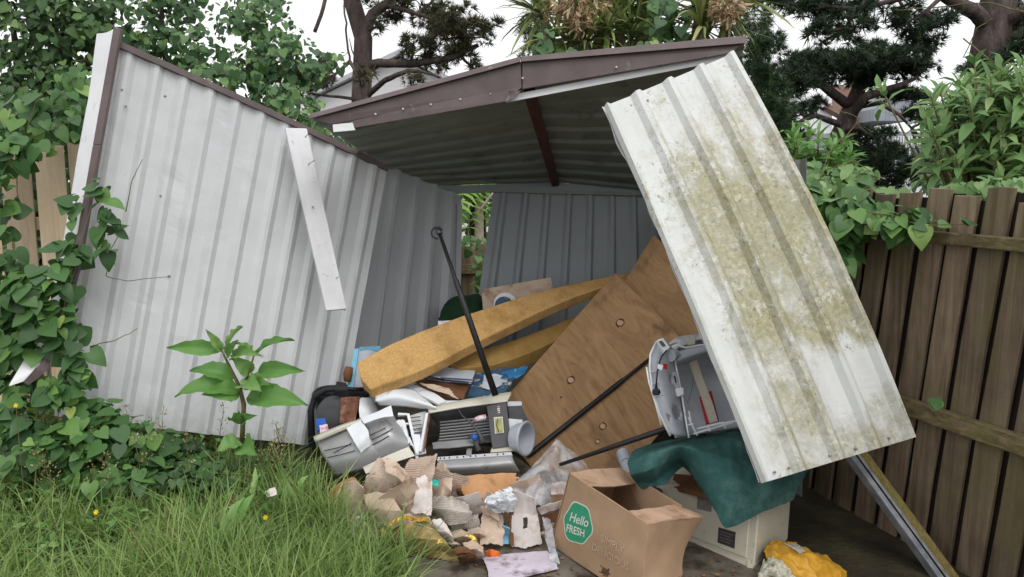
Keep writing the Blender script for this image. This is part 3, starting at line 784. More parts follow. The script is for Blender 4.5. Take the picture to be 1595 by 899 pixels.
# --- the mossy sheet hanging in front
md = thing('roofing_sheet', 'white ribbed steel sheet stained with yellow green lichen leaning against the fence', 'steel sheet', W(1250, 715, 3.05))
m = MB()
prof = ribs(5, .20, .06, .0, .245)
ribsheet(m, W(941, 166, 3.50), W(1141, 84, 3.62), W(1423, 682, 3.22), W(1186, 753, 2.97), prof, .028, 60, .007, 11, .0018, folds=.016,
         bend=lambda u, v, n: n * (.05 * math.sin(math.pi * v) * (.4 + u)))
m.build('sheet', M['moss'], md)
# folded lip along its near edge
m = MB()
a0, a1 = W(939, 166, 3.51), W(1184, 752, 2.98)
m.net([[a0, W(945, 168, 3.56)], [W(1000, 305, 3.38), W(1004, 303, 3.43)], [W(1050, 420, 3.25), W(1055, 418, 3.30)], [W(1120, 590, 3.10), W(1125, 588, 3.15)], [a1, W(1190, 751, 3.03)]], 3, 40, .010, 7, 6, ext=.002)
m.build('folded_lip', M['white'], md)
for (u, v) in ((.1, .985), (.19, .985), (.45, .985), (.62, .987), (.85, .985), (.3, .03), (.72, .03)):
    p = W(941, 166, 3.50).lerp(W(1141, 84, 3.62), u).lerp(W(1186, 753, 2.97).lerp(W(1423, 682, 3.22), u), v)
    n = (CAM - p).normalized(); m = MB(); m.lathe(p + n * .012, n, [(.005, -.02), (.005, .004), (0, .007)], 8); m.build('screw', M['steel'], md)

# --- leaning post: timber batten inside a steel channel
lp = thing('leaning_post', 'mossy timber batten in a grey steel channel sticking out under the lichen stained sheet', 'post', G(1470, 899, 0.0))
pb, pt = G(1486, 905, .0), W(1270, 610, 3.60)
ax = (pt - pb).normalized(); sx = Vector((1, .15, 0)); sx = (sx - ax * sx.dot(ax)).normalized(); ny = ax.cross(sx)
if ny.dot(CAM - pb) < 0: ny = -ny
pb -= ax * .06
def pr(x, y, z0): return z0 + sx * x + ny * y
m = MB(); m.board(pr(-.008, 0, pt), pr(.034, 0, pt), pr(.034, 0, pb), pr(-.008, 0, pb), -ny * .045); m.build('batten', M['batten'], lp, bevel=.003)
m = MB()
for (x0, x1, yy, th) in ((-.052, -.030, .004, .004), (-.030, -.022, -.012, .004), (-.022, -.0095, .006, .004)):
    m.board(pr(x0, yy, pt), pr(x1, yy, pt), pr(x1, yy, pb), pr(x0, yy, pb), -ny * th)
m.board(pr(-.052, -.001, pt), pr(-.048, -.001, pt), pr(-.048, -.001, pb), pr(-.052, -.001, pb), -ny * .04)
m.build('steel_channel', M['steel'], lp, bevel=.0015)

# --- loose whitewashed plank on the left wall
pk = MB(); pk.board(W(444, 199, 4.36), W(478, 200, 4.41), W(540, 481, 4.26), W(508, 484, 4.22), .022)
pkt = thing('plank', 'whitewashed plank with bent nails leaning on the pale ribbed wall', 'plank', W(524, 484, 4.25))
pk.build('board', M['plank'], pkt, bevel=.003)
for (x, y, dx, dy) in ((476, 214, 6, -7), (481, 256, 9, -6), (521, 436, 6, -5), (534, 478, 4, 6), (487, 322, 2, 3)):
    a = W(x, y, 4.30 if y > 300 else 4.36); m = MB(); m.tube([a + Vector((0, .02, 0)), a - Vector((0, .012, 0)), W(x + dx, y + dy, 4.26 if y > 300 else 4.33)], .0018, 5); m.build('nail', M['blackmetal'], pkt)
# ------------------------------------------------------------------ timber sheets, foam, rods
# plywood lying against the back
pw = thing('plywood_sheet', 'large brown plywood sheet with round plugs leaning in front of the foam', 'plywood', W(900, 730, 3.9))
T_, R_, L_ = W(958, 425, 4.76), W(1106, 572, 4.36), W(764, 646, 4.36)
B_ = R_ + (L_ - T_)
m = MB(); m.board(T_, R_, B_, L_, .016)
m.build('board', M['ply'], pw, bevel=.002)
npl = (R_ - T_).cross(L_ - T_).normalized()
if npl.dot(CAM - T_) < 0: npl = -npl
def onply(x, y, out=0.0):
    r = W(x, y, 1) - CAM; return CAM + r * ((T_ - CAM).dot(npl) / r.dot(npl)) + npl * out
for (x, y, r) in ((966, 503, .019), (889, 592, .017), (939, 664, .015), (931, 688, .010), (874, 619, .006)):
    m = MB(); c = onply(x, y)
    ex = npl.orthogonal().normalized(); ey = npl.cross(ex)
    ring = [c + npl * .0012 + (ex * math.cos(k * .5236) + ey * math.sin(k * .5236)) * r * (1 + .25 * noise.noise(Vector((k * .9, x, 0)))) for k in range(12)]
    m.add(ring + [p - npl * .006 for p in ring], [tuple(range(12))] + [(k, (k + 1) % 12, 12 + (k + 1) % 12, 12 + k) for k in range(12)])
    m.build('plug', M['ply_knot'] if r > .008 else M['knot_dark'], pw)
    if r > .008:
        m = MB(); vn = (T_ - L_).normalized(); hn = npl.cross(vn)
        ring = [c + npl * .0006 + vn * math.cos(k * .314) * r * (1.6 + .9 * noise.noise(Vector((k * .7, y, 3)))) + hn * math.sin(k * .314) * r * (1.25 + .3 * noise.noise(Vector((k * .8, x, 6)))) for k in range(20)]
        m.add(ring, [tuple(range(20))]); m.build('resin_stain', M['knot_dark'], pw)
tag_ply = MB(); tag_ply.board(W(1018, 366, 4.95), W(1140, 470, 4.6), W(1075, 560, 4.5), W(968, 446, 4.85), .016)
o = tag_ply.build('plywood_offcut', M['ply'], bevel=.002)
tag(o, 'second dim plywood piece behind the large plugged plywood sheet', 'plywood')

# foam
m = MB()
m.net([[W(556, 565, 4.14), W(622, 530, 4.26), W(738, 486, 4.52), W(862, 449, 4.85), W(992, 422, 5.2)],
       [W(562, 590, 4.09), W(640, 555, 4.20), W(746, 510, 4.46), W(880, 458, 4.80), W(1000, 425, 5.14)],
       [W(577, 607, 4.07), W(663, 574, 4.17), W(754, 528, 4.42), W(897, 462, 4.77), W(1010, 428, 5.08)]], 48, 10, .004, 7, 2, .006, 9, ext=Vector((.004, .03, -.055)))
o = m.build('foam_slab', M['foam'], smooth=False, bevel=.006); tag(o, 'long yellow foam slab lying across the top of the rubbish', 'foam')
m = MB()
m.net([[W(700, 556, 4.50), W(780, 536, 4.64), W(870, 503, 4.86), W(950, 470, 5.1)],
       [W(706, 566, 4.46), W(780, 557, 4.58), W(858, 525, 4.80), W(945, 482, 5.04)],
       [W(714, 573, 4.42), W(775, 566, 4.52), W(846, 540, 4.72), W(935, 495, 4.98)]], 30, 8, .004, 6, 5, .01, 7, ext=Vector((.004, .03, -.085)))
o = m.build('foam_slab', M['foam2'], bevel=.006); tag(o, 'shorter bowed foam slab wedged under the long yellow one', 'foam')

# brown box lid with round printed spot, behind the foam
bt = thing('board_panel', 'brown board with a dark round spot standing behind the long foam slab', 'board', W(805, 500, 5.1))
m = MB(); m.board(W(750, 451, 5.12), W(858, 432, 5.22), W(866, 475, 5.16), W(756, 510, 5.06), .03); m.build('panel', M['cardwet'], bt, bevel=.002)
m = MB(); c = W(787, 474, 5.085); ax = (CAM - c).normalized()
m.lathe(c, ax, [(.0, .010), (.055, .010), (.075, .006), (.075, -.02)], 24); m.build('rim', M['whiteplastic'], bt)
m = MB(); c2 = W(785, 476, 5.07); m.lathe(c2, ax, [(0, .03), (.03, .026), (.052, .014), (.06, -.01)], 24); m.build('spot', M['navy'], bt)
m = MB(); m.net([[W(684, 486, 5.30), W(710, 462, 5.34), W(742, 456, 5.38), W(752, 462, 5.36)], [W(681, 498, 5.2), W(712, 486, 5.2), W(740, 476, 5.24), W(756, 486, 5.24)], [W(690, 520, 5.18), W(715, 518, 5.16), W(745, 510, 5.16), W(760, 510, 5.16)]], 18, 12, .03, 8, 7, .05, ext=.006)
o = m.build('cloth_heap', M['green_cloth'], smooth=True); tag(o, 'dark green crumpled cloth in the gap beside the grey wall', 'cloth')

# black pole with loop grip
pl = thing('black_pole', 'thin black pole with a loop grip standing up from the rubbish', 'pole', W(772, 614, 4.0))
pt, pb2 = W(684, 362, 4.22), W(772, 616, 3.98)
m = MB(); m.tube([pt, pt.lerp(pb2, .3), pt.lerp(pb2, .31), pb2], [.010, .011, .015, .017], 12); m.build('shaft', M['blackmetal'], pl, smooth=True)
m = MB(); pts = []
for k in range(13):
    a = R(-60 + 250 * k / 12); pts.append(W(682 - 9 * math.sin(a) - 1, 363 - 9 * math.cos(a), 4.2))
m.tube(pts, .005, 8); m.build('loop_grip', M['black'], pl, smooth=True)
m = MB(); m.lathe(pt, pt - pb2, [(0, -.01), (.016, -.01), (.018, .004), (.016, .02), (.017, .032), (0, .034)], 14); m.build('collar', M['darkgrey'], pl)
# black tube on the plywood
a, b = onply(1018, 556, .014), onply(822, 712, .014)
m = MB(); m.tube([a, a.lerp(b, .25), a.lerp(b, .26), a.lerp(b, .98), b], [.009, .010, .014, .015, .012], 12)
o = m.build('black_tube', M['blackmetal'], smooth=True); tag(o, 'straight black tube lying on the large plywood sheet', 'tube')
a, b = W(1052, 663, 3.42), W(872, 724, 3.66)
m = MB(); m.tube([a, a.lerp(b, .04), a.lerp(b, .05), a.lerp(b, .45), b], [.008, .010, .013, .012, .008], 10)
o = m.build('black_rod', M['blackmetal'], smooth=True); tag(o, 'rough black rod resting on the green tarp and sticking into clear film', 'rod')

# ------------------------------------------------------------------ grey plastic appliance shell with strap
ap = thing('appliance_shell', 'grey plastic appliance shell with a red clip and a black plug on its cord', 'appliance shell', W(1090, 690, 3.5))
m = MB()
m.net([[W(1020, 545, 3.62), W(1060, 532, 3.64), W(1110, 524, 3.66), W(1165, 522, 3.7)],
       [W(1026, 590, 3.66), W(1064, 580, 3.76), W(1112, 575, 3.80), W(1172, 570, 3.80)],
       [W(1036, 630, 3.60), W(1072, 628, 3.70), W(1120, 622, 3.74), W(1180, 618, 3.72)],
       [W(1052, 682, 3.50), W(1085, 676, 3.54), W(1130, 668, 3.58), W(1190, 660, 3.6)]], 20, 20, .006, 6, 3, ext=.006)
m.build('tub', M['grey'], ap, smooth=True)
m = MB()   # left flange, a moulded plate seen on edge
m.net([[W(1022, 534, 3.50), W(1035, 528, 3.52), W(1046, 548, 3.56)], [W(1012, 560, 3.44), W(1030, 566, 3.44), W(1053, 572, 3.53)], [W(1016, 600, 3.42), W(1036, 606, 3.42), W(1060, 614, 3.5)], [W(1026, 640, 3.40), W(1046, 644, 3.40), W(1066, 648, 3.48)], [W(1044, 676, 3.38), W(1058, 678, 3.39), W(1072, 680, 3.45)]], 12, 26, .002, 9, 2, ext=.012,
      hole=lambda u, v: ((u - .72) / .17) ** 2 + ((v - .74) / .075) ** 2 < 1 or ((u - .3) / .09) ** 2 + ((v - .80) / .03) ** 2 < 1 or ((u - .8) / .05) ** 2 + ((v - .38) / .05) ** 2 < 1)
m.build('side_flange', M['grey'], ap, smooth=True)
m = MB(); m.tube([W(1022, 533, 3.49), W(1013, 552, 3.43), W(1012, 575, 3.42), W(1016, 606, 3.40), W(1027, 645, 3.38), W(1044, 679, 3.36)], .005, 6)
m.tube([W(1007, 572, 3.40), W(1011, 596, 3.385), W(1022, 632, 3.37), W(1030, 662, 3.36)], .004, 6)
m.tube([W(1048, 546, 3.53), W(1056, 585, 3.50), W(1063, 620, 3.47), W(1070, 664, 3.43), W(1073, 682, 3.42)], .0045, 6)
m.build('flange_rim', M['whiteplastic'], ap, smooth=True)
m = MB()   # horizontal moulded ribs of the flange
for (x0, y0, x1, y1) in ((1014, 580, 1024, 578), (1016, 598, 1026, 596), (1020, 618, 1036, 614), (1026, 636, 1040, 630)):
    m.tube([W(x0, y0, 3.41), W(x1, y1, 3.41)], .004, 5)
m.build('flange_ribs', M['grey'], ap)
m = MB(); m.net([[W(1048, 549, 3.54), W(1066, 545, 3.55), W(1098, 537, 3.57), W(1150, 528, 3.6)], [W(1050, 562, 3.50), W(1062, 559, 3.50), W(1100, 548, 3.53), W(1156, 540, 3.56)], [W(1058, 570, 3.56), W(1070, 566, 3.57), W(1104, 556, 3.6), W(1160, 548, 3.63)]], 20, 8, 0, 1, 1, ext=.008); m.build('top_bar', M['grey'], ap, smooth=True)
m = MB(); m.tube([W(1046, 541, 3.5), W(1054, 538, 3.5), W(1068, 542, 3.52), W(1096, 537, 3.53), W(1160, 526, 3.56)], .005, 6); m.build('top_rim', M['whiteplastic'], ap, smooth=True)
m = MB(); m.lathe(W(1046, 554, 3.50), Vector((-.8, -1, .1)), [(0, .012), (.026, .012), (.028, -.03)], 18); m.build('hinge_boss', M['grey'], ap, smooth=False)
# white clip top left
m = MB(); m.board(W(1024, 529, 3.47), W(1033, 526, 3.48), W(1044, 541, 3.46), W(1036, 548, 3.45), .03); m.build('latch', M['whiteplastic'], ap, bevel=.003)
m = MB(); m.board(W(1026, 532, 3.465), W(1031, 530.5, 3.467), W(1037, 538, 3.455), W(1032, 540, 3.453), .004); m.build('latch_slot', M['darkgrey'], ap)
m = MB(); m.net([[W(1042, 532, 3.66), W(1062, 522, 3.66), W(1090, 520, 3.68), W(1140, 512, 3.72)], [W(1048, 545, 3.62), W(1070, 536, 3.62), W(1094, 530, 3.64), W(1146, 524, 3.68)]], 14, 5, .012, 14, 8, ext=.004); m.build('torn_liner', M['silver'], ap)
m = MB(); m.board(W(1072, 528, 3.60), W(1082, 525, 3.60), W(1083, 536, 3.59), W(1071, 538, 3.59), .004); m.build('tape', M['strap'], ap)
# plug on its cord
m = MB(); m.tube([W(1038, 546, 3.44), W(1030, 556, 3.40), W(1025, 572, 3.38), W(1023, 588, 3.37), W(1022, 602, 3.37)], .0035, 6); m.build('cord', M['black'], ap, smooth=True)
m = MB(); c = W(1022, 601, 3.365); m.lathe(c, Vector((.05, 0, -1)), [(0, 0), (.006, 0), (.007, .012), (.016, .018), (.018, .032), (.014, .038), (0, .038)], 14); m.build('plug', M['black'], ap, smooth=False)
m = MB(); m.board(W(1025, 567, 3.37), W(1033, 569, 3.37), W(1031, 577, 3.37), W(1024, 574, 3.37), .001); m.build('cord_tag', M['whiteplastic'], ap)
m = MB(); m.board(W(1033, 566, 3.375), W(1040, 568, 3.38), W(1039, 576, 3.38), W(1033, 574, 3.375), .001); m.build('cord_tag', M['red'], ap)
# vertical white latch bar
m = MB(); m.board(W(1047, 580, 3.49), W(1055, 578, 3.50), W(1060, 606, 3.47), W(1054, 612, 3.46), .008); m.build('slot_bar', M['grey'], ap, bevel=.002)
m = MB(); m.board(W(1049, 586, 3.484), W(1052, 585, 3.484), W(1054, 596, 3.474), W(1052, 597, 3.474), .002); m.build('slot', M['black'], ap)
m = MB(); m.board(W(1053, 605, 3.45), W(1065, 603, 3.46), W(1066, 615, 3.45), W(1056, 618, 3.44), .02); m.build('white_clip', M['whiteplastic'], ap, bevel=.004)
# webbing strap, red holder
m = MB(); m.net([[W(1072, 558, 3.58), W(1084, 556, 3.58)], [W(1082, 590, 3.56), W(1094, 587, 3.56)], [W(1090, 612, 3.53), W(1103, 610, 3.53)], [W(1097, 634, 3.50), W(1111, 631, 3.50)], [W(1105, 660, 3.48), W(1118, 656, 3.48)]], 4, 20, .003, 8, 4, ext=.003); m.build('strap', M['strap'], ap)
m = MB(); m.board(W(1089, 618, 3.55), W(1108, 608, 3.55), W(1120, 655, 3.50), W(1100, 661, 3.50), .018); m.build('red_holder', M['red'], ap, bevel=.003)
m = MB()
for (p, q) in (((1072, 650), (1086, 678)), ((1080, 676), (1150, 656)), ((1086, 668), (1148, 655)), ((1072, 662), (1080, 660)), ((1103, 662), (1106, 672)), ((1126, 658), (1130, 667)), ((1073, 640), (1076, 655)), ((1102, 664), (1127, 658))):
    m.tube([W(*p, 3.44), W(*q, 3.44)], .004, 5)
m.build('base_grid', M['whiteplastic'], ap)
m = MB(); m.tube([W(1080, 575, 3.60), W(1079, 600, 3.58), W(1074, 620, 3.56), W(1070, 628, 3.5)], .0012, 4); m.build('wire', M['black'], ap)

# ------------------------------------------------------------------ cream cabinet, board on it, tarp over it
cb = thing('cream_cabinet', 'low cream metal cabinet with two dark labels under the green tarp', 'cabinet', G(1140, 880, 0))
br_, bl_ = G(1174, 892, .012), W(1020, 845, 3.66); bl_.z = .012
tr_, tl_ = W(1184, 772, 3.32), W(1022, 752, 3.72)
bk = W(1226, 862, 3.55) - br_; bk.z = 0
m = MB(); m.board(tl_, tr_, br_, bl_, bk); m.build('body', M['cream'], cb, bevel=.006)
nc = (tr_ - tl_).cross(bl_ - tl_).normalized()
if nc.dot(CAM - tl_) < 0: nc = -nc
def onc(u, v, out): return tl_.lerp(tr_, u).lerp(bl_.lerp(br_, u), v) + nc * out
def plate(u0, v0, u1, v1, out, th): return MB().board(onc(u0, v0, out), onc(u1, v0, out), onc(u1, v1, out), onc(u0, v1, out), -nc * th)
plate(-.01, .90, 1.005, .995, .016, .018).build('base_lip', M['cream'], cb, bevel=.004)
plate(.03, .05, .93, .86, .006, .008).build('front_panel', M['cream'], cb, bevel=.004)
plate(.44, .14, .58, .36, .008, .003).build('faded_label', M['labelfaded'], cb)
plate(.66, .56, .82, .79, .008, .003).build('black_label', M['label'], cb)
for k in range(4):
    plate(.68, .61 + k * .042, .80 - .02 * (k % 2), .618 + k * .042, .0088, .0012).build('label_line', M['labelfaded'], cb)
plate(.955, .86, .985, .99, .022, .012).build('corner_foot', M['cream'], cb, bevel=.003)
# brown board lying on the cabinet
m = MB(); q = Vector((0, 0, .004)); m.board(W(1050, 738, 3.80), W(1120, 744, 3.50), W(1108, 771, 3.38), W(1046, 757, 3.66), Vector((0, 0, -.02)))
o = m.build('brown_board', M['cardbrown']); tag(o, 'brown board between the cabinet top and the green tarp', 'board')
m = MB()
m.net([[W(994, 700, 3.80), W(1030, 688, 3.78), W(1070, 682, 3.74), W(1112, 676, 3.70), W(1150, 668, 3.66), W(1200, 690, 3.66), W(1262, 726, 3.7)],
       [W(984, 704, 3.58), W(1024, 694, 3.56), W(1068, 686, 3.52), W(1112, 682, 3.48), W(1155, 684, 3.44), W(1208, 712, 3.48), W(1260, 736, 3.56)],
       [W(976, 724, 3.44), W(1014, 706, 3.38), W(1060, 696, 3.36), W(1110, 708, 3.28), W(1154, 722, 3.24), W(1206, 740, 3.30), W(1252, 750, 3.45)],
       [W(980, 742, 3.42), W(1016, 730, 3.34), W(1058, 712, 3.42), W(1104, 738, 3.26), W(1150, 760, 3.20), W(1200, 764, 3.25), W(1246, 760, 3.42)],
       [W(990, 752, 3.46), W(1024, 748, 3.40), W(1060, 722, 3.50), W(1102, 764, 3.26), W(1138, 796, 3.18), W(1192, 782, 3.23), W(1242, 768, 3.40)],
       [W(1000, 762, 3.45), W(1036, 755, 3.39), W(1065, 728, 3.52), W(1107, 784, 3.25), W(1131, 824, 3.175), W(1187, 800, 3.225), W(1238, 778, 3.39)]], 110, 90, .004, 14, 5, .010, crease=(.010, 9, 3.0), ext=.003, lin=.6)
o = m.build('green_tarp', M['tarp'], smooth=True); tag(o, 'dark green woven tarp draped over the cream cabinet', 'tarp')
# cylinder of hose under the tarp
m = MB(); pts = [W(992, 762, 3.72), W(984, 742, 3.78), W(976, 722, 3.86), W(970, 706, 3.95)]
for i in range(24):
    a, b = i / 24, (i + 1) / 24
    def at(t):
        x = t * 3; k = min(int(x), 2); return pts[k].lerp(pts[k + 1], x - k)
    m.tube([at(a), at((a + b) / 2), at(b)], [.030, .034, .030], 12, False)
o = m.build('ribbed_hose', M['grey'], smooth=True); tag(o, 'grey ribbed hose between the plywood and the green tarp', 'hose')
m = MB(); m.board(W(998, 752, 3.72), W(1028, 760, 3.66), W(1028, 776, 3.64), W(998, 766, 3.7), .12)
o = m.build('grey_case', M['darkgrey'], bevel=.006); tag(o, 'dark grey plastic case between the open carton and the cream cabinet', 'case')

# ------------------------------------------------------------------ yellow bag and pale rag
m = MB(); m.net([[W(1196, 850, 3.35), W(1225, 843, 3.40), W(1258, 858, 3.44), W(1300, 876, 3.46)], [W(1188, 862, 3.25), W(1222, 856, 3.20), W(1268, 868, 3.20), W(1318, 892, 3.28)], [W(1196, 880, 3.2), W(1236, 892, 3.1), W(1280, 905, 3.1), W(1324, 906, 3.2)], [W(1212, 905, 3.15), W(1240, 912, 3.1), W(1280, 915, 3.1), W(1320, 915, 3.2)]], 70, 60, .012, 10, 3, .03, fold=1.0, crease=(.03, 5, 4), ext=.002)
o = m.build('yellow_bag', M['yellow'], smooth=True); tag(o, 'crumpled yellow bag on the ground beside the cream cabinet', 'bag')
m = MB(); m.net([[W(1214, 842, 3.38), W(1240, 846, 3.40), W(1258, 862, 3.38)], [W(1222, 850, 3.27), W(1250, 856, 3.26), W(1266, 880, 3.24)], [W(1256, 866, 3.2), W(1262, 880, 3.17), W(1268, 900, 3.16)]], 14, 14, .012, 9, 6, .08, ext=.001)
o = m.build('film_scrap', M['film'], smooth=True); tag(o, 'clear plastic scrap lying over the yellow bag', 'plastic film')
m = MB(); m.net([[W(1186, 876, 3.18), W(1206, 868, 3.2), W(1232, 884, 3.2)], [W(1180, 892, 3.10), W(1210, 884, 3.08), W(1240, 900, 3.1)], [W(1180, 912, 3.08), W(1210, 910, 3.04), W(1245, 915, 3.08)]], 50, 40, .016, 14, 8, .06, fold=1, crease=(.024, 6, 6), ext=.003)
o = m.build('rag', M['cloth'], smooth=True); tag(o, 'pale dirty rag on the ground before the yellow bag', 'rag')

# ------------------------------------------------------------------ the open delivery carton
bx = thing('carton', 'open cardboard carton with a round green printed logo, tilted on the ground', 'carton', G(960, 890, .0))
TL, BL = W(888, 738, 3.28), G(860, 850, .035)
TR = W(1009, 817, 2.93)
BR = W(997, 942, 2.93)
BKv = W(966, 729, 3.62) - TL
def fx(u, v): return TL.lerp(TR, u).lerp(BL.lerp(BR, u), v)
nb = (TR - TL).cross(BL - TL).normalized()
if nb.dot(CAM - TL) < 0: nb = -nb
hl = lambda u, v: ((u - .62 - .02 * noise.noise(Vector((u * 40, v * 40, 0)))) / .055) ** 2 + ((v - .90) / .07) ** 2 < 1 + .6 * noise.noise(Vector((u * 30, v * 30, 2)))
m = MB(); m.grid(lambda u, v: fx(u, v) + nb * .004 * noise.noise(Vector((u * 3, v * 3, 1))), [i / 50 for i in range(51)], [i / 40 for i in range(41)], ext=-nb * .005, hole=hl)
m.build('front_side', M['card'], bx)
# near end (right), flaring out at its flap
E0, E1 = TR + Vector((.005, 0, 0)), BR + Vector((.005, 0, 0))
m = MB(); m.net([[E0, W(1052, 808, 3.06), W(1096, 804, 3.22)], [E0.lerp(E1, .33), W(1044, 842, 3.07), W(1078, 832, 3.22)], [E0.lerp(E1, .66), W(1040, 876, 3.05), W(1065, 866, 3.2)], [E1, W(1038, 940, 3.02), W(1062, 915, 3.16)]], 14, 14, .004, 5, 4, ext=.004)
m.build('end_side', M['card'], bx, smooth=False)
b0, b1 = TL + BKv, W(1060, 787, 3.24)
m = MB(); m.board(b0, b1, W(1062, 915, 3.17), BL + BKv, .004); m.build('rear_side', M['card'], bx)
m = MB(); m.board(TL + Vector((-.001, .01, 0)), TL + BKv, BL + BKv, BL + Vector((-.001, .01, 0)), .004); m.build('far_end_side', M['card'], bx)
m = MB(); m.board(BL + BKv, W(1062, 915, 3.17), BR + Vector((0, .01, .01)), BL + Vector((0, .012, .012)), Vector((0, 0, -.004))); m.build('bottom', M['card'], bx)
m = MB(); m.net([[W(888, 737, 3.27), W(926, 730, 3.44), W(967, 729, 3.62)], [W(902, 747, 3.24), W(940, 741, 3.42), W(980, 741, 3.57)], [W(922, 758, 3.20), W(958, 757, 3.36), W(992, 752, 3.52)]], 14, 10, .005, 7, 2, .015, ext=.004); m.build('flap', M['cardflap'], bx)
m = MB(); m.net([[W(979, 796, 3.02), W(1018, 790, 3.16), W(1052, 786, 3.28)], [W(993, 806, 2.98), W(1038, 799, 3.12), W(1074, 794, 3.26)], [W(1010, 817, 2.94), W(1056, 809, 3.07), W(1097, 805, 3.22)]], 14, 10, .005, 7, 3, .015, ext=.004); m.build('flap', M['cardflap'], bx)
# print on the front: blob, ring, words
u_ax, v_ax = (TR - TL), (BL - TL)
def decal(poly, out): 
    return [fx(u, v) + nb * (out + .004 * noise.noise(Vector((u * 3, v * 3, 1)))) for u, v in poly]
def blobpoly(rx, ry, n=56):
    P = []
    for k in range(n):
        a = 2 * math.pi * k / n
        r = 1 + .045 * math.cos(6 * a + .6) + .05 * math.cos(2 * a + 2.2) + .03 * math.cos(3 * a)
        P.append((.235 + rx * r * math.cos(a) , .52 + ry * r * math.sin(a) ))
    return P
def flat(poly, out, name, mat):
    m = MB(); ctr = decal([(.235, .52)], out); p = decal(poly, out); n = len(p)
    m.add(p + ctr, [(k, (k + 1) % n, n) for k in range(n)]); return m.build(name, mat, bx)
flat(blobpoly(.182, .262), .0012, 'logo_border', M['logo_white'])
flat(blobpoly(.170, .246), .0022, 'logo', M['logo_green'])
def words(txt, u0, v0, su, sv, rot, name, mat, out=.0032, shear=0.0, bold=0.0):
    cu = bpy.data.curves.new('lettering', 'FONT'); cu.body = txt; cu.size = 1; cu.resolution_u = 3; cu.align_x = 'CENTER'; cu.offset = bold; cu.shear = shear
    ob = bpy.data.objects.new('lettering', cu); C.objects.link(ob)
    dg = bpy.context.evaluated_depsgraph_get(); me = ob.evaluated_get(dg).to_mesh()
    cr, sr = math.cos(rot), math.sin(rot); m = MB()
    P = [(u0 + su * (v.co.x * cr + v.co.y * sr), v0 + sv * (v.co.x * sr - v.co.y * cr)) for v in me.vertices]
    m.add(decal(P, out), [tuple(p.vertices) for p in me.polygons]); ob.to_mesh_clear()
    bpy.data.objects.remove(ob); bpy.data.curves.remove(cu)
    return m.build(name, mat, bx)
words('Hello', .245, .515, .110, .165, R(-11), 'logo_lettering', M['logo_white'], shear=.25, bold=.012)
words('FRESH', .235, .665, .084, .140, R(-11), 'logo_lettering', M['logo_white'], bold=.02)
words('SIMPLY', .66, .53, .085, .13, R(-3), 'faint_lettering', M['faint_print'])
words('DELICIOUS', .655, .70, .085, .13, R(-3), 'faint_lettering', M['faint_print'])
# ------------------------------------------------------------------ broken heat pump covers and the black tub
tb = thing('black_tub', 'black plastic tub standing against the pale wall, full of scrap', 'tub', W(525, 700, 4.3))
m = MB()
ctr = W(528, 640, 4.42)
def tubring(z, s, out=[]):
    P = []
    for k in range(24):
        a = 2 * math.pi * k / 24; c, s_ = math.cos(a), math.sin(a)
        P.append(Vector((ctr.x + .02 + s * .15 * math.copysign(abs(c) ** .6, c), ctr.y + s * .13 * math.copysign(abs(s_) ** .6, s_), z)))
    return P
zt = W(528, 608, 4.42).z; R_list = [tubring(.1, .72), tubring(zt - .04, .95), tubring(zt - .03, 1.02), tubring(zt, 1.05), tubring(zt, .98), tubring(zt - .05, .92), tubring(.12, .70)]
vs = [p for r in R_list for p in r]; fs = [(i * 24 + k, i * 24 + (k + 1) % 24, (i + 1) * 24 + (k + 1) % 24, (i + 1) * 24 + k) for i in range(6) for k in range(24)]
m.add(vs, fs + [tuple(6 * 24 + k for k in range(24))]); m.build('bucket', M['black'], tb, smooth=True)
m = MB(); m.tube([W(486, 700, 4.26), W(484, 640, 4.27), W(490, 618, 4.26), W(508, 607, 4.25), W(545, 606, 4.25), W(566, 607, 4.26)], [.02, .018, .016, .014, .012, .011], 8); m.build('rim', M['black'], tb, smooth=True)
m = MB(); m.net([[W(524, 594, 4.24), W(538, 596, 4.24)], [W(522, 606, 4.19), W(541, 604, 4.19)], [W(520, 616, 4.2), W(544, 618, 4.2)]], 6, 8, .004, 9, 3, ext=.006)
o = m.build('dark_strap', M['navy'] if False else M['black']); tag(o, 'dark folded strap hanging over the rim of the black tub', 'strap')
m = MB(); m.lathe(W(520, 646, 4.22), Vector((-.1, -1, .25)), [(0, .012), (.05, .012), (.095, .004), (.10, -.01), (.0, -.012)], 28)
o = m.build('grey_disc', M['darkgrey']); tag(o, 'round dark grey disc in the mouth of the black tub', 'disc')
m = MB(); m.net([[W(531, 618, 4.20), W(562, 617, 4.21)], [W(528, 660, 4.13), W(553, 660, 4.14)]], 6, 8, .004, 12, 3, .03, ext=.008)
o = m.build('rusted_panel', M['rustpanel']); tag(o, 'rusted brown metal strip beside the round grey disc', 'metal strip')
m = MB(); m.net([[W(561, 618, 4.17), W(577, 620, 4.2), W(590, 640, 4.24)], [W(558, 640, 4.13), W(576, 640, 4.15), W(596, 654, 4.2)], [W(562, 664, 4.10), W(582, 662, 4.12), W(598, 664, 4.16)]], 14, 12, .006, 14, 3, .06, ext=.02)
o = m.build('polystyrene_block', M['whiteplastic']); tag(o, 'pale broken foam block right of the rusted metal strip', 'foam block')
m = MB(); m.board(W(492, 652, 4.14), W(506, 651, 4.14), W(509, 668, 4.11), W(494, 671, 4.11), .02); o = m.build('blue_packet', M['bluecap'], bevel=.003); tag(o, 'small bright blue packet in the mouth of the black tub', 'packet')
m = MB(); m.net([[W(497, 662, 4.09), W(510, 660, 4.09)], [W(498, 676, 4.07), W(513, 672, 4.07)]], 6, 6, .006, 20, 2, .08, ext=.004); o = m.build('pink_wrapper', M['pink']); tag(o, 'white and pink wrapper just below the blue packet', 'wrapper')

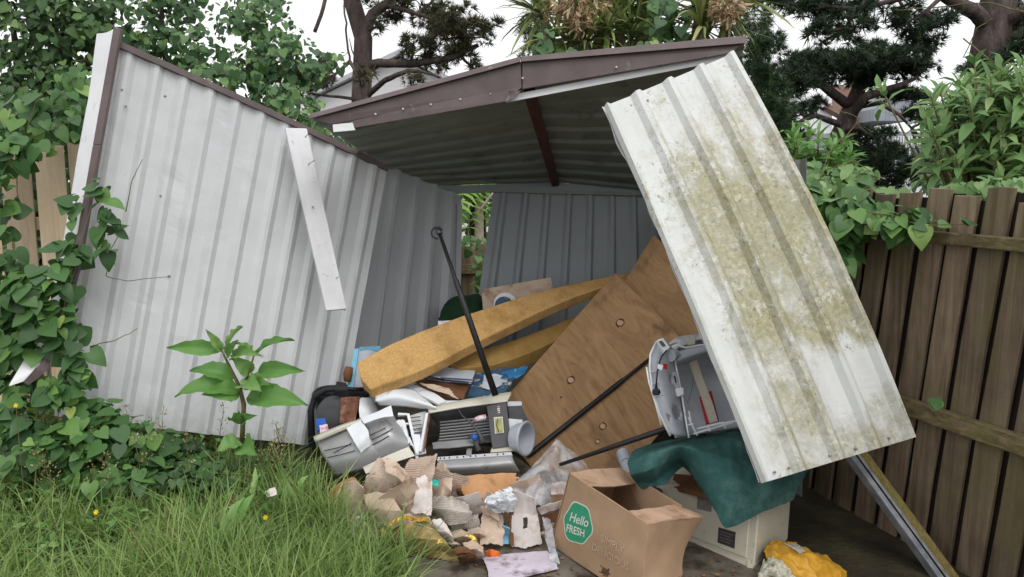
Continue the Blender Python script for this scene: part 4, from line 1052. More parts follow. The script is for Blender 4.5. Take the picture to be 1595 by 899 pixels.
hc = thing('heat_pump_cover', 'broken silver slotted heat pump cover beside the black tub', 'appliance cover', W(560, 720, 3.95))
m = MB()
m.net([[W(494, 688, 4.0), W(532, 668, 4.02), W(562, 650, 4.04)], [W(500, 704, 3.93), W(540, 690, 3.93), W(572, 672, 3.96)], [W(512, 724, 3.90), W(552, 712, 3.9), W(586, 698, 3.93)], [W(522, 742, 3.92), W(562, 732, 3.92), W(600, 722, 3.95)]], 16, 20, 0, 1, 1, ext=.004)
m.build('cover_left', M['silver'], hc, smooth=True)
m = MB()
m.net([[W(566, 658, 4.05), W(592, 644, 4.06), W(614, 648, 4.08)], [W(574, 676, 3.98), W(602, 662, 3.98), W(626, 668, 4.02)], [W(574, 700, 3.93), W(606, 684, 3.94), W(636, 686, 3.98)], [W(568, 726, 3.93), W(606, 710, 3.94), W(640, 700, 3.98)]], 16, 20, 0, 1, 1, .0, ext=.004)
m.build('cover_right', M['silver'], hc, smooth=True)
def slots(parent, rows, mat, n=4, rad=.0022):
    for (a, b, da, db) in rows:
        m = MB(); p, q = W(*a, da), W(*b, db); m.tube([p, p.lerp(q, .5) - Vector((0, .006, 0)), q], rad, 5); m.build('slot', mat, parent)
slots(hc, [((505, 702), (547, 692), 3.915, 3.915), ((510, 713), (553, 702), 3.895, 3.895), ((520, 706), (548, 690), 3.895, 3.905), ((577, 678), (601, 666), 3.955, 3.96), ((577, 686), (612, 668), 3.94, 3.955), ((578, 694), (606, 679), 3.93, 3.94)], M['black'])
m = MB(); m.net([[W(488, 680, 4.0), W(530, 662, 4.02), W(563, 652, 4.03)], [W(489, 684, 3.96), W(531, 665, 3.98), W(564, 654, 4.0)], [W(491, 689, 3.96), W(534, 671, 3.98), W(566, 659, 4.0)]], 16, 8, 0, 1, 1, ext=.006); m.build('top_edge', M['champagne'], hc, smooth=True)
m = MB(); m.net([[W(538, 666, 3.96), W(562, 654, 3.98)], [W(552, 690, 3.88), W(574, 672, 3.9)], [W(562, 706, 3.88), W(577, 694, 3.9)]], 8, 14, .004, 14, 3, .04, ext=.008); m.build('white_bracket', M['whiteplastic'], hc, smooth=False)
m = MB(); m.net([[W(562, 652, 4.0), W(590, 640, 4.0), W(609, 631, 4.0)], [W(567, 660, 3.96), W(592, 651, 3.96), W(613, 648, 3.97)]], 10, 6, .003, 14, 3, ext=.002); m.build('white_flap', M['whiteplastic'], hc)
m = MB(); m.net([[W(565, 728, 3.88), W(602, 710, 3.90), W(636, 696, 3.94)], [W(570, 738, 3.85), W(610, 722, 3.87), W(646, 710, 3.92)]], 10, 5, .003, 14, 3, ext=.004); m.build('lower_lip', M['champagne'], hc)

wf = thing('broken_casing', 'broken white plastic casing between the two silver heat pump covers', 'appliance casing', W(645, 700, 4.02))
m = MB(); m.net([[W(615, 655, 4.05), W(628, 652, 4.05), W(634, 668, 4.03)], [W(622, 680, 4.0), W(634, 676, 4.0), W(640, 690, 3.99)], [W(634, 696, 3.97), W(640, 690, 3.97), W(648, 708, 3.96)]], 12, 16, .004, 20, 4, .09, ext=.006); m.build('jagged_plate', M['whiteplastic'], wf)
m = MB(); m.tube([W(620, 646, 4.06), W(636, 646, 4.06), W(646, 690, 3.98), W(650, 714, 3.95)], .010, 4); m.tube([W(625, 661, 4.04), W(640, 660, 4.04)], .006, 4); m.build('frame_bar', M['whiteplastic'], wf)
m = MB(); m.net([[W(637, 648, 4.09), W(664, 640, 4.11)], [W(645, 680, 4.04), W(660, 678, 4.06)], [W(650, 710, 4.0), W(664, 706, 4.02)]], 8, 12, .003, 9, 2, ext=.004); m.build('grille', M['silver'], wf)
m = MB()
for k in range(5): m.tube([W(639 + k * .8, 651 + k * 6, 4.065 - k * .006), W(655 + k * .5, 649 + k * 6, 4.075 - k * .006)], .0028, 4)
m.build('grille_bars', M['darkgrey'], wf)
m = MB(); m.net([[W(640, 676, 3.99), W(654, 677, 3.99)], [W(644, 690, 3.97), W(656, 692, 3.97)], [W(648, 709, 3.94), W(652, 709, 3.94)]], 8, 8, .002, 5, 2, ext=.004); m.build('pale_blade', M['whiteplastic'], wf, smooth=True)
m = MB(); m.tube([W(666, 644, 4.06), W(661, 672, 4.0), W(655, 704, 3.94)], .010, 4); m.build('side_bar', M['whiteplastic'], wf)
m = MB(); m.tube([W(669, 645, 4.05), W(665, 672, 3.99), W(660, 704, 3.93)], .005, 4); m.build('rusted_edge', M['rustpanel'], wf)

hp = thing('heat_pump', 'silver heat pump indoor unit with open vents, round fan end and small emblem', 'heat pump', W(745, 735, 4.0))
def HP(x, y, d): return W(x, y, d)
m = MB(); m.net([[W(668, 640, 4.20), W(720, 628, 4.22), W(796, 612, 4.24)], [W(666, 636, 4.10), W(720, 625, 4.11), W(796, 613, 4.12)], [W(668, 643, 4.05), W(722, 634, 4.06), W(790, 625, 4.06)]], 20, 8, 0, 1, 1, ext=.006); m.build('top_cover', M['champagne'], hp, smooth=True)
m = MB(); m.net([[W(668, 643, 4.08), W(720, 636, 4.08), W(762, 632, 4.08)], [W(680, 662, 4.16), W(722, 655, 4.16), W(766, 650, 4.15)], [W(686, 676, 4.14), W(724, 672, 4.14), W(768, 668, 4.13)], [W(676, 694, 4.05), W(724, 692, 4.05), W(770, 688, 4.05)]], 20, 20, 0, 1, 1, ext=.005); m.build('vent_back', M['darkgrey'], hp, smooth=True)
for k in range(7):
    m = MB(); y = 658 + k * 4.6; dd = 4.12 - .008 * max(0, k - 3)
    m.tube([W(686 - abs(k - 2) * .5, y, dd), W(728, y - 4.4, dd), W(766, y - 9, dd)], .0042, 4); m.build('louvre', M['silver'], hp)
m = MB(); m.net([[W(672, 690, 4.03), W(704, 686, 4.03), W(738, 684, 4.03)], [W(674, 699, 3.98), W(706, 697, 3.98), W(739, 693, 3.98)]], 12, 5, .003, 16, 4, .03, ext=.004); m.build('deflector', M['silver'], hp)
m = MB(); m.board(W(758, 632, 4.045), W(789, 627, 4.055), W(797, 694, 3.99), W(767, 699, 3.98), .02); m.build('end_panel', M['darkgrey'], hp, bevel=.003)
m = MB(); m.board(W(769, 650, 4.018), W(783, 649, 4.022), W(785, 674, 4.0), W(771, 676, 3.997), .004); m.build('emblem_frame', M['champagne'], hp)
m = MB(); m.board(W(771, 652, 4.013), W(781.5, 651, 4.016), W(783, 672, 3.996), W(773, 674, 3.993), .003); m.build('emblem', M['emblem'], hp)
m = MB(); m.tube([W(775, 653, 4.01), W(773.5, 662, 4.0), W(777, 673, 3.99)], .0016, 5); m.build('emblem_curve', M['black'], hp)
m = MB()
for k in range(4): m.board(W(774 + .3 * k, 633 + 3 * k, 4.045 - .003 * k), W(778 + .3 * k, 632.6 + 3 * k, 4.045 - .003 * k), W(778.5 + .3 * k, 634.4 + 3 * k, 4.043 - .003 * k), W(774.4 + .3 * k, 634.8 + 3 * k, 4.043 - .003 * k), .001)
m.build('pink_mark', M['pink'], hp)
m = MB(); m.board(W(766, 697, 4.0), W(797, 693, 4.01), W(806, 702, 3.97), W(764, 705, 3.96), Vector((0, .05, -.01))); m.build('end_foot', M['champagne'], hp)
m = MB(); m.board(W(790, 626, 4.09), W(813, 626, 4.11), W(813, 632, 4.11), W(791, 633, 4.09), .03); m.build('top_bracket', M['whiteplastic'], hp, bevel=.002)
m = MB(); m.board(W(791, 633, 4.09), W(812, 632, 4.11), W(823, 655, 4.10), W(794, 654, 4.08), .03); m.build('bracket_plate', M['darkgrey'], hp)
m = MB(); c = W(817, 683, 3.99); axh = (W(846, 676, 3.93) - W(800, 672, 4.02)).normalized()
m.lathe(c - axh * .06, axh, [(.062, 0), (.072, .02), (.078, .045), (.086, .06), (.090, .072), (.078, .075), (.070, .062), (.066, .02), (0, .01)], 30); m.build('fan_end', M['grey'], hp, smooth=True)
m = MB(); m.net([[W(791, 652, 4.06), W(814, 654, 4.08)], [W(796, 684, 4.02), W(806, 684, 4.04)]], 6, 6, .002, 6, 2, ext=.006); m.build('end_cap', M['whiteplastic'], hp)
m = MB(); m.net([[W(682, 712, 3.95), W(740, 708, 3.95), W(796, 704, 3.95)], [W(681, 717, 3.90), W(740, 713, 3.90), W(798, 709, 3.9)]], 12, 4, 0, 1, 1, ext=.006); m.build('tray_lip', M['whiteplastic'], hp)
m = MB(); m.net([[W(682, 717, 3.90), W(740, 713, 3.90), W(797, 709, 3.90)], [W(690, 730, 3.86), W(744, 727, 3.86), W(802, 722, 3.87)], [W(706, 741, 3.90), W(750, 739, 3.90), W(810, 736, 3.91)]], 14, 10, 0, 1, 1, ext=.006); m.build('drain_tray', M['silver'], hp, smooth=True)
m = MB()
for k, x in enumerate((686, 692, 700, 712, 722, 733, 741, 755, 775, 784)): 
    m.lathe(W(x, 714.3 - (x - 681) * .068, 3.915), Vector((0, -1, .6)), [(0, .003), (.004, .003), (.004, -.003)], 6)
m.build('holes', M['black'], hp)
m = MB(); m.board(W(727, 699, 4.0), W(735, 698, 4.0), W(734, 710, 3.93), W(726, 711, 3.93), .01); m.build('stay', M['silver'], hp)
m = MB(); c = W(738.5, 681, 3.97); m.lathe(c, Vector((.3, -1, .2)), [(0, .022), (.012, .020), (.015, .010), (.014, -.01)], 14); m.build('blue_cap', M['bluecap'], hp, smooth=True)
m = MB(); m.tube([W(731, 680, 4.0), W(738, 682, 3.985), W(742, 692, 3.98), W(746, 702, 3.97)], [.010, .013, .012, .014], 8); m.build('valve', M['darkgrey'], hp, smooth=True)
m = MB(); m.tube([W(714, 638, 4.06), W(720, 648, 4.05), W(735, 660, 4.03), W(745, 672, 4.0), W(752, 690, 3.97)], [.003, .003, .006, .009, .016], 6); m.build('cable', M['darkgrey'], hp, smooth=True)
m = MB(); m.tube([W(738, 655, 4.02), W(745, 652, 4.01), W(757, 649, 4.01)], [.010, .014, .013], 8); m.build('printed_tube', M['pink'], hp, smooth=True)

# ------------------------------------------------------------------ paper, cartons and covers under the foam
def scrap(name, label, cat, mat, rows, nu=14, nv=12, amp=.008, fs=9, seed=1, ragged=.03, ridge=None, ext=.004, hole=None, smooth=False, fold=0, group=None):
    if mat.startswith('card') and nu < 30: nu, nv, fold, amp = nu * 2, nv * 2, .3, amp * .6
    m = MB(); m.net(rows, nu, nv, amp, fs, seed, ragged, 8, ridge, ext, hole, fold=fold, lin=.92 if mat[:4] in ('card', 'gold', 'pape') else 0)
    o = m.build(name, M[mat], smooth=smooth); return tag(o, label, cat, group)
scrap('plastic_cover', 'rounded off-white plastic cover under the near end of the long foam slab', 'plastic cover', 'whiteplastic', [[W(584, 612, 4.14), W(612, 600, 4.2), W(646, 606, 4.2)], [W(584, 624, 4.08), W(620, 616, 4.08), W(676, 632, 4.06)], [W(592, 632, 4.10), W(628, 634, 4.09), W(682, 640, 4.08)]], 20, 12, .002, 5, 1, .02, ext=.012, smooth=True)
scrap('plastic_cover', 'narrow white plastic trim above the rounded off-white cover', 'plastic cover', 'whiteplastic', [[W(612, 598, 4.24), W(642, 597, 4.28)], [W(648, 612, 4.16), W(672, 610, 4.2)], [W(684, 630, 4.10), W(696, 625, 4.13)]], 8, 20, .003, 5, 3, .03, ext=.012)
scrap('white_card', 'white card edge poking out above the silver heat pump', 'card', 'whiteplastic', [[W(684, 624, 4.16), W(730, 624, 4.18)], [W(688, 632, 4.12), W(726, 632, 4.14)]], 8, 5, .003, 9, 3, .03)
scrap('cardboard_sheet', 'dark brown cardboard sheet between the foam slabs and the heat pump', 'cardboard', 'cardbrown', [[W(640, 592, 4.36), W(690, 588, 4.42), W(732, 592, 4.42)], [W(668, 604, 4.26), W(700, 604, 4.30), W(728, 608, 4.30)], [W(690, 618, 4.2), W(706, 620, 4.22), W(722, 622, 4.22)]], 20, 14, .010, 8, 2, .03)
scrap('cardboard_scrap', 'torn tan card lying on the dark brown cardboard sheet', 'cardboard', 'cardwet', [[W(650, 594, 4.24), W(684, 600, 4.22), W(698, 604, 4.22)], [W(668, 604, 4.18), W(690, 610, 4.16), W(716, 622, 4.15)]], 14, 8, .012, 12, 4, .08)
scrap('magazine', 'wet pale paper with navy stripes below the long foam slab', 'paper', 'palecard', [[W(668, 570, 4.42), W(704, 574, 4.44), W(742, 578, 4.46)], [W(650, 583, 4.33), W(692, 590, 4.32), W(736, 593, 4.32)]], 16, 8, .006, 9, 5, .03)
m = MB(); m.tube([W(648, 583, 4.30), W(690, 589, 4.29), W(736, 592, 4.29)], .0045, 5); m.tube([W(652, 588, 4.29), W(690, 594, 4.28), W(734, 597, 4.28)], .003, 5)
tag(m.build('navy_cord', M['navy']), 'two navy cords along the edge of the wet pale paper', 'cord')
scrap('crushed_carton', 'navy and white printed carton by the foot of the black pole', 'carton', 'navy', [[W(739, 582, 4.44), W(775, 574, 4.46), W(812, 572, 4.48)], [W(733, 600, 4.34), W(768, 596, 4.34), W(800, 592, 4.36)], [W(728, 616, 4.24), W(758, 620, 4.22), W(786, 614, 4.24)]], 18, 14, .008, 9, 7, .03, ext=.02)
scrap('crushed_carton', 'bright blue and white scrap between the black pole and the plywood sheet', 'carton', 'blue', [[W(782, 580, 4.42), W(808, 572, 4.46), W(824, 570, 4.5)], [W(782, 592, 4.36), W(806, 588, 4.38), W(818, 582, 4.42)]], 14, 8, .012, 12, 9, .05)
scrap('paper_scrap', 'grey paper draped over the navy printed carton', 'paper', 'palecard', [[W(752, 584, 4.40), W(770, 582, 4.40), W(790, 586, 4.40)], [W(750, 604, 4.28), W(766, 608, 4.26), W(782, 600, 4.3)]], 10, 10, .008, 12, 3, .06)
scrap('blue_carton', 'pale carton with light blue edges against the wall at the end of the foam', 'carton', 'palecard', [[W(555, 544, 4.45), W(576, 541, 4.5), W(594, 544, 4.55)], [W(551, 572, 4.38), W(574, 572, 4.42), W(592, 570, 4.5)], [W(546, 604, 4.30), W(566, 604, 4.34), W(588, 602, 4.4)]], 10, 12, .004, 9, 6, ext=.03)
m = MB(); m.board(W(552, 543, 4.43), W(559, 543, 4.43), W(550, 605, 4.28), W(541, 604, 4.28), .01); m.board(W(560, 541, 4.45), W(593, 539, 4.53), W(593, 547, 4.53), W(560, 546, 4.45), .01)
tag(m.build('light_blue_strip', M['cyan'], bevel=.001), 'light blue card strips edging the pale carton', 'card')
m = MB(); m.tube([W(544, 572, 4.30), W(542, 582, 4.29), W(541, 594, 4.28)], [.022, .026, .02], 10); tag(m.build('brown_cup', M['cardbrown'], smooth=True), 'small brown cup lodged beside the light blue card', 'cup')
scrap('white_card', 'small white card behind the upper edge of the long foam slab', 'card', 'whiteplastic', [[W(682, 500, 4.7), W(704, 499, 4.72)], [W(683, 514, 4.66), W(704, 510, 4.68)]], 4, 4, .002, 9, 2, .02)

# ------------------------------------------------------------------ torn cardboard on the ground
gr = 'torn cardboard heaped on the ground'
def GG(l): return [G(x, y, h) for x, y, h in l]
scrap('cardboard_piece', 'tall fluted tan cardboard piece at the top left of the torn heap', 'cardboard', 'cardtan', [GG([(588, 712, .34), (606, 714, .36), (628, 738, .32)]), GG([(570, 742, .26), (592, 744, .28), (618, 762, .26)]), GG([(564, 766, .18), (584, 776, .18), (608, 784, .16)])], 90, 24, .012, 8, 1, .05, ridge=('u', 17, .0022), ext=.004, group=gr)
scrap('cardboard_piece', 'torn curl of tan cardboard between the tall fluted piece and the long folded one', 'cardboard', 'cardwet', [GG([(596, 712, .36), (616, 716, .36), (634, 736, .33)]), GG([(600, 736, .34), (618, 742, .36), (628, 752, .32)]), GG([(608, 764, .26), (616, 764, .26), (624, 760, .26)])], 16, 16, .018, 10, 4, .08, group=gr)
scrap('cardboard_piece', 'long fluted tan cardboard strip crossing the torn heap up to the heat pump', 'cardboard', 'cardtan', [GG([(640, 714, .33), (660, 712, .35), (680, 706, .38)]), GG([(618, 746, .27), (650, 748, .28), (676, 738, .33)]), GG([(590, 776, .20), (632, 788, .20), (664, 770, .25)]), GG([(576, 790, .13), (618, 806, .13), (652, 812, .16)])], 36, 160, .012, 7, 2, .03, ridge=('v', 30, .0024), ext=.004, group=gr)
scrap('cardboard_piece', 'grey tan cardboard flap with a turquoise scrap on it', 'cardboard', 'cardwet', [GG([(682, 718, .31), (692, 720, .32), (706, 744, .28)]), GG([(670, 750, .24), (690, 752, .26), (704, 766, .24)]), GG([(660, 776, .18), (684, 782, .19), (696, 778, .19)])], 18, 16, .012, 9, 5, .06, group=gr)
scrap('wrapper_scrap', 'turquoise wrapper scrap on the grey tan cardboard flap', 'wrapper', 'turq', [GG([(670, 746, .285), (684, 747, .29)]), GG([(668, 755, .28), (682, 758, .28)])], 6, 5, .006, 20, 3, .08)
scrap('cardboard_piece', 'grey fluted cardboard piece curling over the middle of the torn heap', 'cardboard', 'cardgrey', [GG([(674, 772, .23), (702, 770, .25), (730, 786, .22)]), GG([(664, 790, .19), (704, 796, .22), (736, 800, .19)]), GG([(682, 804, .14), (700, 820, .14), (732, 814, .14)])], 40, 100, .014, 7, 6, .07, ridge=('v', 17, .0026), ext=.004, group=gr)
scrap('cardboard_piece', 'smaller fluted cardboard tip below the grey curling piece', 'cardboard', 'cardgrey', [GG([(704, 812, .15), (726, 806, .16), (744, 800, .16)]), GG([(702, 830, .09), (724, 824, .10), (752, 822, .10)])], 80, 12, .008, 9, 7, .07, ridge=('u', 15, .0024), group=gr)
scrap('cardboard_piece', 'wet tan cardboard under the gold edged wrap', 'cardboard', 'cardwet', [GG([(586, 784, .16), (626, 800, .17), (668, 796, .2)]), GG([(596, 806, .12), (632, 820, .13), (680, 822, .14)]), GG([(606, 836, .07), (640, 842, .07), (700, 850, .06)])], 24, 20, .018, 8, 8, .05, group=gr)
scrap('cardboard_piece', 'orange tan cardboard sheet with a torn fluted edge below the heat pump', 'cardboard', 'cardorange', [GG([(706, 744, .26), (752, 738, .26), (806, 736, .25)]), GG([(714, 756, .23), (756, 754, .24), (808, 750, .22)]), GG([(722, 774, .19), (756, 778, .20), (800, 778, .16)])], 24, 16, .012, 6, 9, .04, ext=.005, group=gr)
scrap('cardboard_piece', 'dark torn fluted edge hanging from the orange tan cardboard', 'cardboard', 'cardbrown', [GG([(704, 750, .235), (716, 764, .21), (750, 780, .18)]), GG([(708, 764, .19), (722, 778, .17), (752, 786, .15)])], 30, 8, .006, 9, 3, .05, ridge=('u', 14, .006), group=gr)
scrap('cardboard_piece', 'square grey brown cardboard piece beside the white card with a slot', 'cardboard', 'cardwet', [GG([(750, 800, .16), (770, 796, .17), (784, 802, .16)]), GG([(748, 826, .11), (768, 824, .12), (786, 830, .11)]), GG([(746, 850, .06), (764, 848, .07), (784, 852, .05)])], 16, 18, .008, 9, 10, .05, group=gr)
scrap('cardboard_piece', 'brown fluted scrap between the white fluff and the slotted white card', 'cardboard', 'cardtan', [GG([(748, 788, .20), (766, 788, .2), (776, 800, .18)]), GG([(752, 800, .17), (766, 804, .17), (778, 812, .15)])], 14, 8, .008, 12, 11, .06, group=gr)
for k, (x, y, lab) in enumerate(((718, 838, 'small crumpled cardboard roll right of the gold foil wrap'), (736, 858, 'crumpled cardboard scrap just left of the orange wrapper'), (724, 864, 'brown crumpled scrap at the tip of the gold foil wrap'), (744, 834, 'curled cardboard scrap below the smaller fluted tip'))):
    scrap('cardboard_scrap', lab, 'cardboard', ('cardwet', 'cardwet', 'cardbrown', 'cardtan')[k], [GG([(x - 17, y - 12, .10), (x, y - 15, .12), (x + 16, y - 8, .10)]), GG([(x - 14, y, .09), (x + 2, y - 3, .12), (x + 18, y + 2, .08)]), GG([(x - 10, y + 14, .03), (x + 4, y + 12, .04), (x + 20, y + 12, .03)])], 12, 12, .025, 14, 20 + k, .08, group=gr)
for k in range(12):
    x, y = random.uniform(570, 860), random.uniform(735, 852)
    if x < 660: y = min(y, 800)
    w, h = random.uniform(8, 18), random.uniform(4, 9)
    hh = .05 + .25 * max(0, (820 - y)) / 110 * .6
    lab = 'small torn brown cardboard scrap lying loose in the torn heap'
    scrap('cardboard_scrap', lab, 'cardboard', random.choice(['cardwet', 'cardtan', 'cardwet', 'cardgrey', 'paperwhite']), [GG([(x - w, y - h, hh + .03), (x, y - h * 1.2, hh + .04), (x + w, y - h * .5, hh + .03)]), GG([(x - w, y, hh + .02), (x, y - 2, hh + .05), (x + w, y + 2, hh + .01)]), GG([(x - w * .7, y + h, hh - .02), (x, y + h, hh), (x + w, y + h * 1.1, hh - .02)])], 8, 8, .012, 14, 40 + k, .1, ext=.002, group='small loose cardboard scraps')
scrap('cardboard_piece', 'broad pale inner cardboard sheet lying left of the long fluted strip', 'cardboard', 'cardwet', [GG([(566, 770, .22), (590, 764, .25), (612, 772, .24)]), GG([(572, 792, .17), (600, 794, .19), (626, 796, .20)]), GG([(586, 818, .10), (612, 822, .12), (642, 818, .14)])], 24, 20, .014, 7, 61, .04, ext=.004, group=gr)
scrap('cardboard_piece', 'pale torn sheet lying against the right side of the long fluted strip', 'cardboard', 'paperwhite', [GG([(648, 744, .31), (664, 738, .32), (676, 744, .31)]), GG([(644, 772, .25), (662, 772, .26), (674, 778, .24)]), GG([(638, 800, .18), (656, 802, .19), (672, 804, .18)])], 20, 20, .012, 9, 62, .07, ext=.003, group=gr)
scrap('cardboard_piece', 'tan cardboard corner standing at the far left of the torn heap', 'cardboard', 'cardtan', [GG([(536, 752, .25), (552, 748, .26), (566, 760, .25)]), GG([(530, 776, .17), (550, 776, .18), (570, 782, .17)]), GG([(526, 800, .08), (548, 806, .09), (572, 806, .09)])], 20, 20, .010, 8, 63, .05, ridge=('u', 12, .002), group=gr)
for k, (x, y, w, h, hh, an, mt, rd) in enumerate(((560, 806, 34, 22, .10, .5, 'cardwet', 0), (606, 838, 30, 16, .06, -.2, 'cardtan', 12), (628, 778, 32, 24, .22, -.6, 'cardwet', 0), (700, 752, 30, 17, .24, .25, 'cardtan', 12), (722, 790, 32, 18, .17, -.25, 'paperwhite', 0), (774, 790, 26, 18, .17, .4, 'cardwet', 0), (664, 836, 30, 15, .10, .35, 'cardgrey', 12), (822, 762, 26, 16, .22, -.3, 'cardwet', 0))):
    ca, sa = math.cos(an), math.sin(an)
    def q_(a, b, dh): return (x + a * w * ca - b * h * sa, y + a * w * sa + b * h * ca, max(.03, hh - .075 * (a * w * sa + b * h * ca) / 22 + dh))
    scrap('cardboard_piece', 'flat torn pale cardboard sheet lying among the larger pieces of the heap', 'cardboard', mt, [GG([q_(-1, -1, 0), q_(.1, -1, .012), q_(1, -1, 0)]), GG([q_(-1, 0, 0), q_(.2, .1, .010), q_(1, 0, 0)]), GG([q_(-1, 1, 0), q_(0, 1, .006), q_(1, 1, 0)])], 32 if rd else 18, 60 if rd else 16, .006, 9, 80 + k, .05, ridge=('v', rd, .0016) if rd else None, ext=.002, group='flat torn cardboard sheets')
# gold wrap
scrap('foil_wrap', 'crumpled gold foil wrap in front of the torn cardboard heap', 'foil wrap', 'gold', [GG([(604, 824, .17), (636, 814, .18), (666, 810, .18)]), GG([(598, 842, .11), (646, 838, .13), (694, 842, .11)]), GG([(590, 858, .05), (650, 866, .05), (726, 880, .02)])], 36, 26, .010, 9, 3, .03, ext=.003, fold=1.4)
scrap('gold_trim', 'bright scalloped gold trim along the top of the foil wrap', 'foil trim', 'goldbright', [GG([(606, 814, .19), (628, 802, .20), (648, 806, .20), (668, 807, .195)]), GG([(604, 822, .175), (628, 809, .185), (650, 813, .185), (668, 812, .18)])], 40, 5, .010, 30, 4, .03, ridge=('u', 17, .004))
scrap('gold_trim', 'bright gold strip down the left side of the foil wrap', 'foil trim', 'goldbright', [GG([(596, 820, .14), (603, 822, .14)]), GG([(588, 838, .10), (597, 838, .10)])], 5, 12, .010, 30, 7, .03)
scrap('gold_trim', 'loose bright gold curl among the small cardboard scraps', 'foil trim', 'goldbright', [GG([(726, 834, .14), (734, 832, .14)]), GG([(736, 842, .12), (744, 840, .12)]), GG([(738, 856, .08), (744, 856, .08)])], 5, 12, .008, 30, 8, .03)
scrap('gold_trim', 'tiny gold flake on the face of the foil wrap', 'foil trim', 'goldbright', [GG([(683, 840, .14), (691, 837, .14)]), GG([(681, 846, .13), (690, 846, .13)])], 4, 4, .008, 30, 9, .06)
scrap('white_liner', 'torn white liner sheet draped beside the gold foil wrap', 'liner', 'paperwhite', [GG([(672, 808, .19), (688, 806, .19), (700, 814, .17)]), GG([(682, 826, .14), (696, 826, .15), (706, 838, .12)]), GG([(694, 846, .08), (702, 848, .08), (708, 856, .06)])], 24, 30, .014, 12, 5, .07, ext=.001, fold=1)
# left: cream card and plastic bag half in the grass
scrap('cream_card', 'folded cream card half hidden in the grass left of the heap', 'card', 'cardorange', [GG([(514, 762, .20), (534, 748, .23), (550, 742, .24), (560, 754, .23)]), GG([(508, 786, .12), (530, 776, .15), (548, 770, .17), (560, 768, .17)]), GG([(506, 810, .04), (526, 804, .06), (540, 794, .09), (556, 786, .10)])], 18, 14, .008, 6, 2, .04)
scrap('plastic_bag', 'whitish plastic bag in the grass in front of the cream card', 'plastic bag', 'whiteplastic', [GG([(530, 786, .13), (550, 778, .15), (566, 782, .15)]), GG([(522, 812, .07), (546, 808, .10), (572, 812, .10)]), GG([(520, 842, .0), (544, 846, .0), (574, 846, .0)])], 16, 16, .022, 10, 4, .06, ext=.001, smooth=True, fold=1)
scrap('white_card', 'bent white card corner poking up between cream card and torn heap', 'card', 'paperwhite', [GG([(556, 772, .19), (566, 766, .2)]), GG([(570, 800, .10), (588, 798, .11)])], 8, 10, .008, 9, 6, .06)
# right: slotted white card, lavender sheet, film
scrap('slotted_card', 'dirty white card with a square slot standing at the front of the heap', 'card', 'paperwhite', [GG([(800, 763, .27), (816, 768, .27), (832, 776, .26)]), GG([(797, 800, .17), (816, 800, .18), (838, 802, .17)]), GG([(796, 852, .04), (820, 856, .04), (846, 848, .045)])], 40, 50, .006, 6, 3, .03, ext=.005, hole=lambda u, v: abs(u - .53 + (v - .64) * .2) < .085 and abs(v - .64) < .075)
scrap('brown_liner', 'brown card edge along the foot of the slotted white card', 'cardboard', 'cardbrown', [GG([(793, 780, .22), (800, 784, .22)]), GG([(793, 815, .13), (800, 815, .13)]), GG([(794, 850, .05), (800, 852, .05)])], 4, 12, .006, 9, 6, .05)
scrap('lavender_card', 'dirty lavender card lying flat on the concrete in front', 'card', 'lav', [GG([(750, 868, .045), (800, 862, .045), (852, 857, .045)]), GG([(758, 884, .045), (806, 880, .048), (866, 872, .045)]), GG([(762, 905, .045), (816, 898, .045), (870, 886, .045)])], 26, 16, .004, 8, 4, .015, ext=.003)
scrap('orange_wrapper', 'small orange wrapper scrap at the corner of the lavender card', 'wrapper', 'orange', [GG([(754, 860, .08), (766, 856, .10), (776, 860, .08)]), GG([(756, 868, .05), (768, 868, .07), (780, 868, .05)])], 10, 8, .015, 22, 4, .08)
scrap('blue_wrapper', 'light blue wrapper scrap left of the slotted white card', 'wrapper', 'cyan', [GG([(783, 818, .14), (794, 822, .14)]), GG([(781, 836, .08), (794, 834, .08)]), GG([(782, 850, .05), (794, 848, .05)])], 8, 10, .012, 18, 5, .08)
scrap('blue_wrapper', 'dark teal scrap under the corner of the tilted carton', 'wrapper', 'navy', [GG([(854, 850, .06), (864, 852, .06)]), GG([(858, 862, .04), (874, 868, .04)])], 6, 6, .01, 18, 6, .08)
scrap('clear_film', 'large sheet of clear plastic film draped over the heap beside the carton', 'plastic film', 'film', [[W(866, 686, 3.78), W(876, 690, 3.80), W(900, 706, 3.84), W(922, 734, 3.84)], [W(838, 716, 3.72), W(862, 712, 3.66), W(890, 726, 3.68), W(912, 748, 3.74)], [W(810, 744, 3.64), W(842, 748, 3.56), W(872, 762, 3.56), W(890, 770, 3.6)], [W(792, 770, 3.58), W(824, 784, 3.50), W(848, 790, 3.48), W(870, 790, 3.5)]], 40, 40, .035, 6, 3, .03, ext=None, smooth=True, fold=1.2)
scrap('clear_film', 'crumpled strip of clear film from the slotted card to the lavender card', 'plastic film', 'film', [GG([(843, 800, .16), (856, 806, .16)]), GG([(848, 836, .09), (862, 838, .09)]), GG([(856, 874, .05), (872, 880, .05)])], 14, 30, .018, 12, 5, .06, ext=None, smooth=True, fold=1)
scrap('white_fluff', 'white stuffing fluff on the orange tan cardboard', 'stuffing', 'whiteplastic', [GG([(754, 778, .23), (776, 764, .27), (800, 758, .28)]), GG([(756, 788, .21), (780, 780, .27), (808, 778, .25)]), GG([(770, 798, .17), (786, 800, .19), (800, 798, .18)])], 44, 36, .03, 26, 5, .10, ext=.002, fold=1.2)
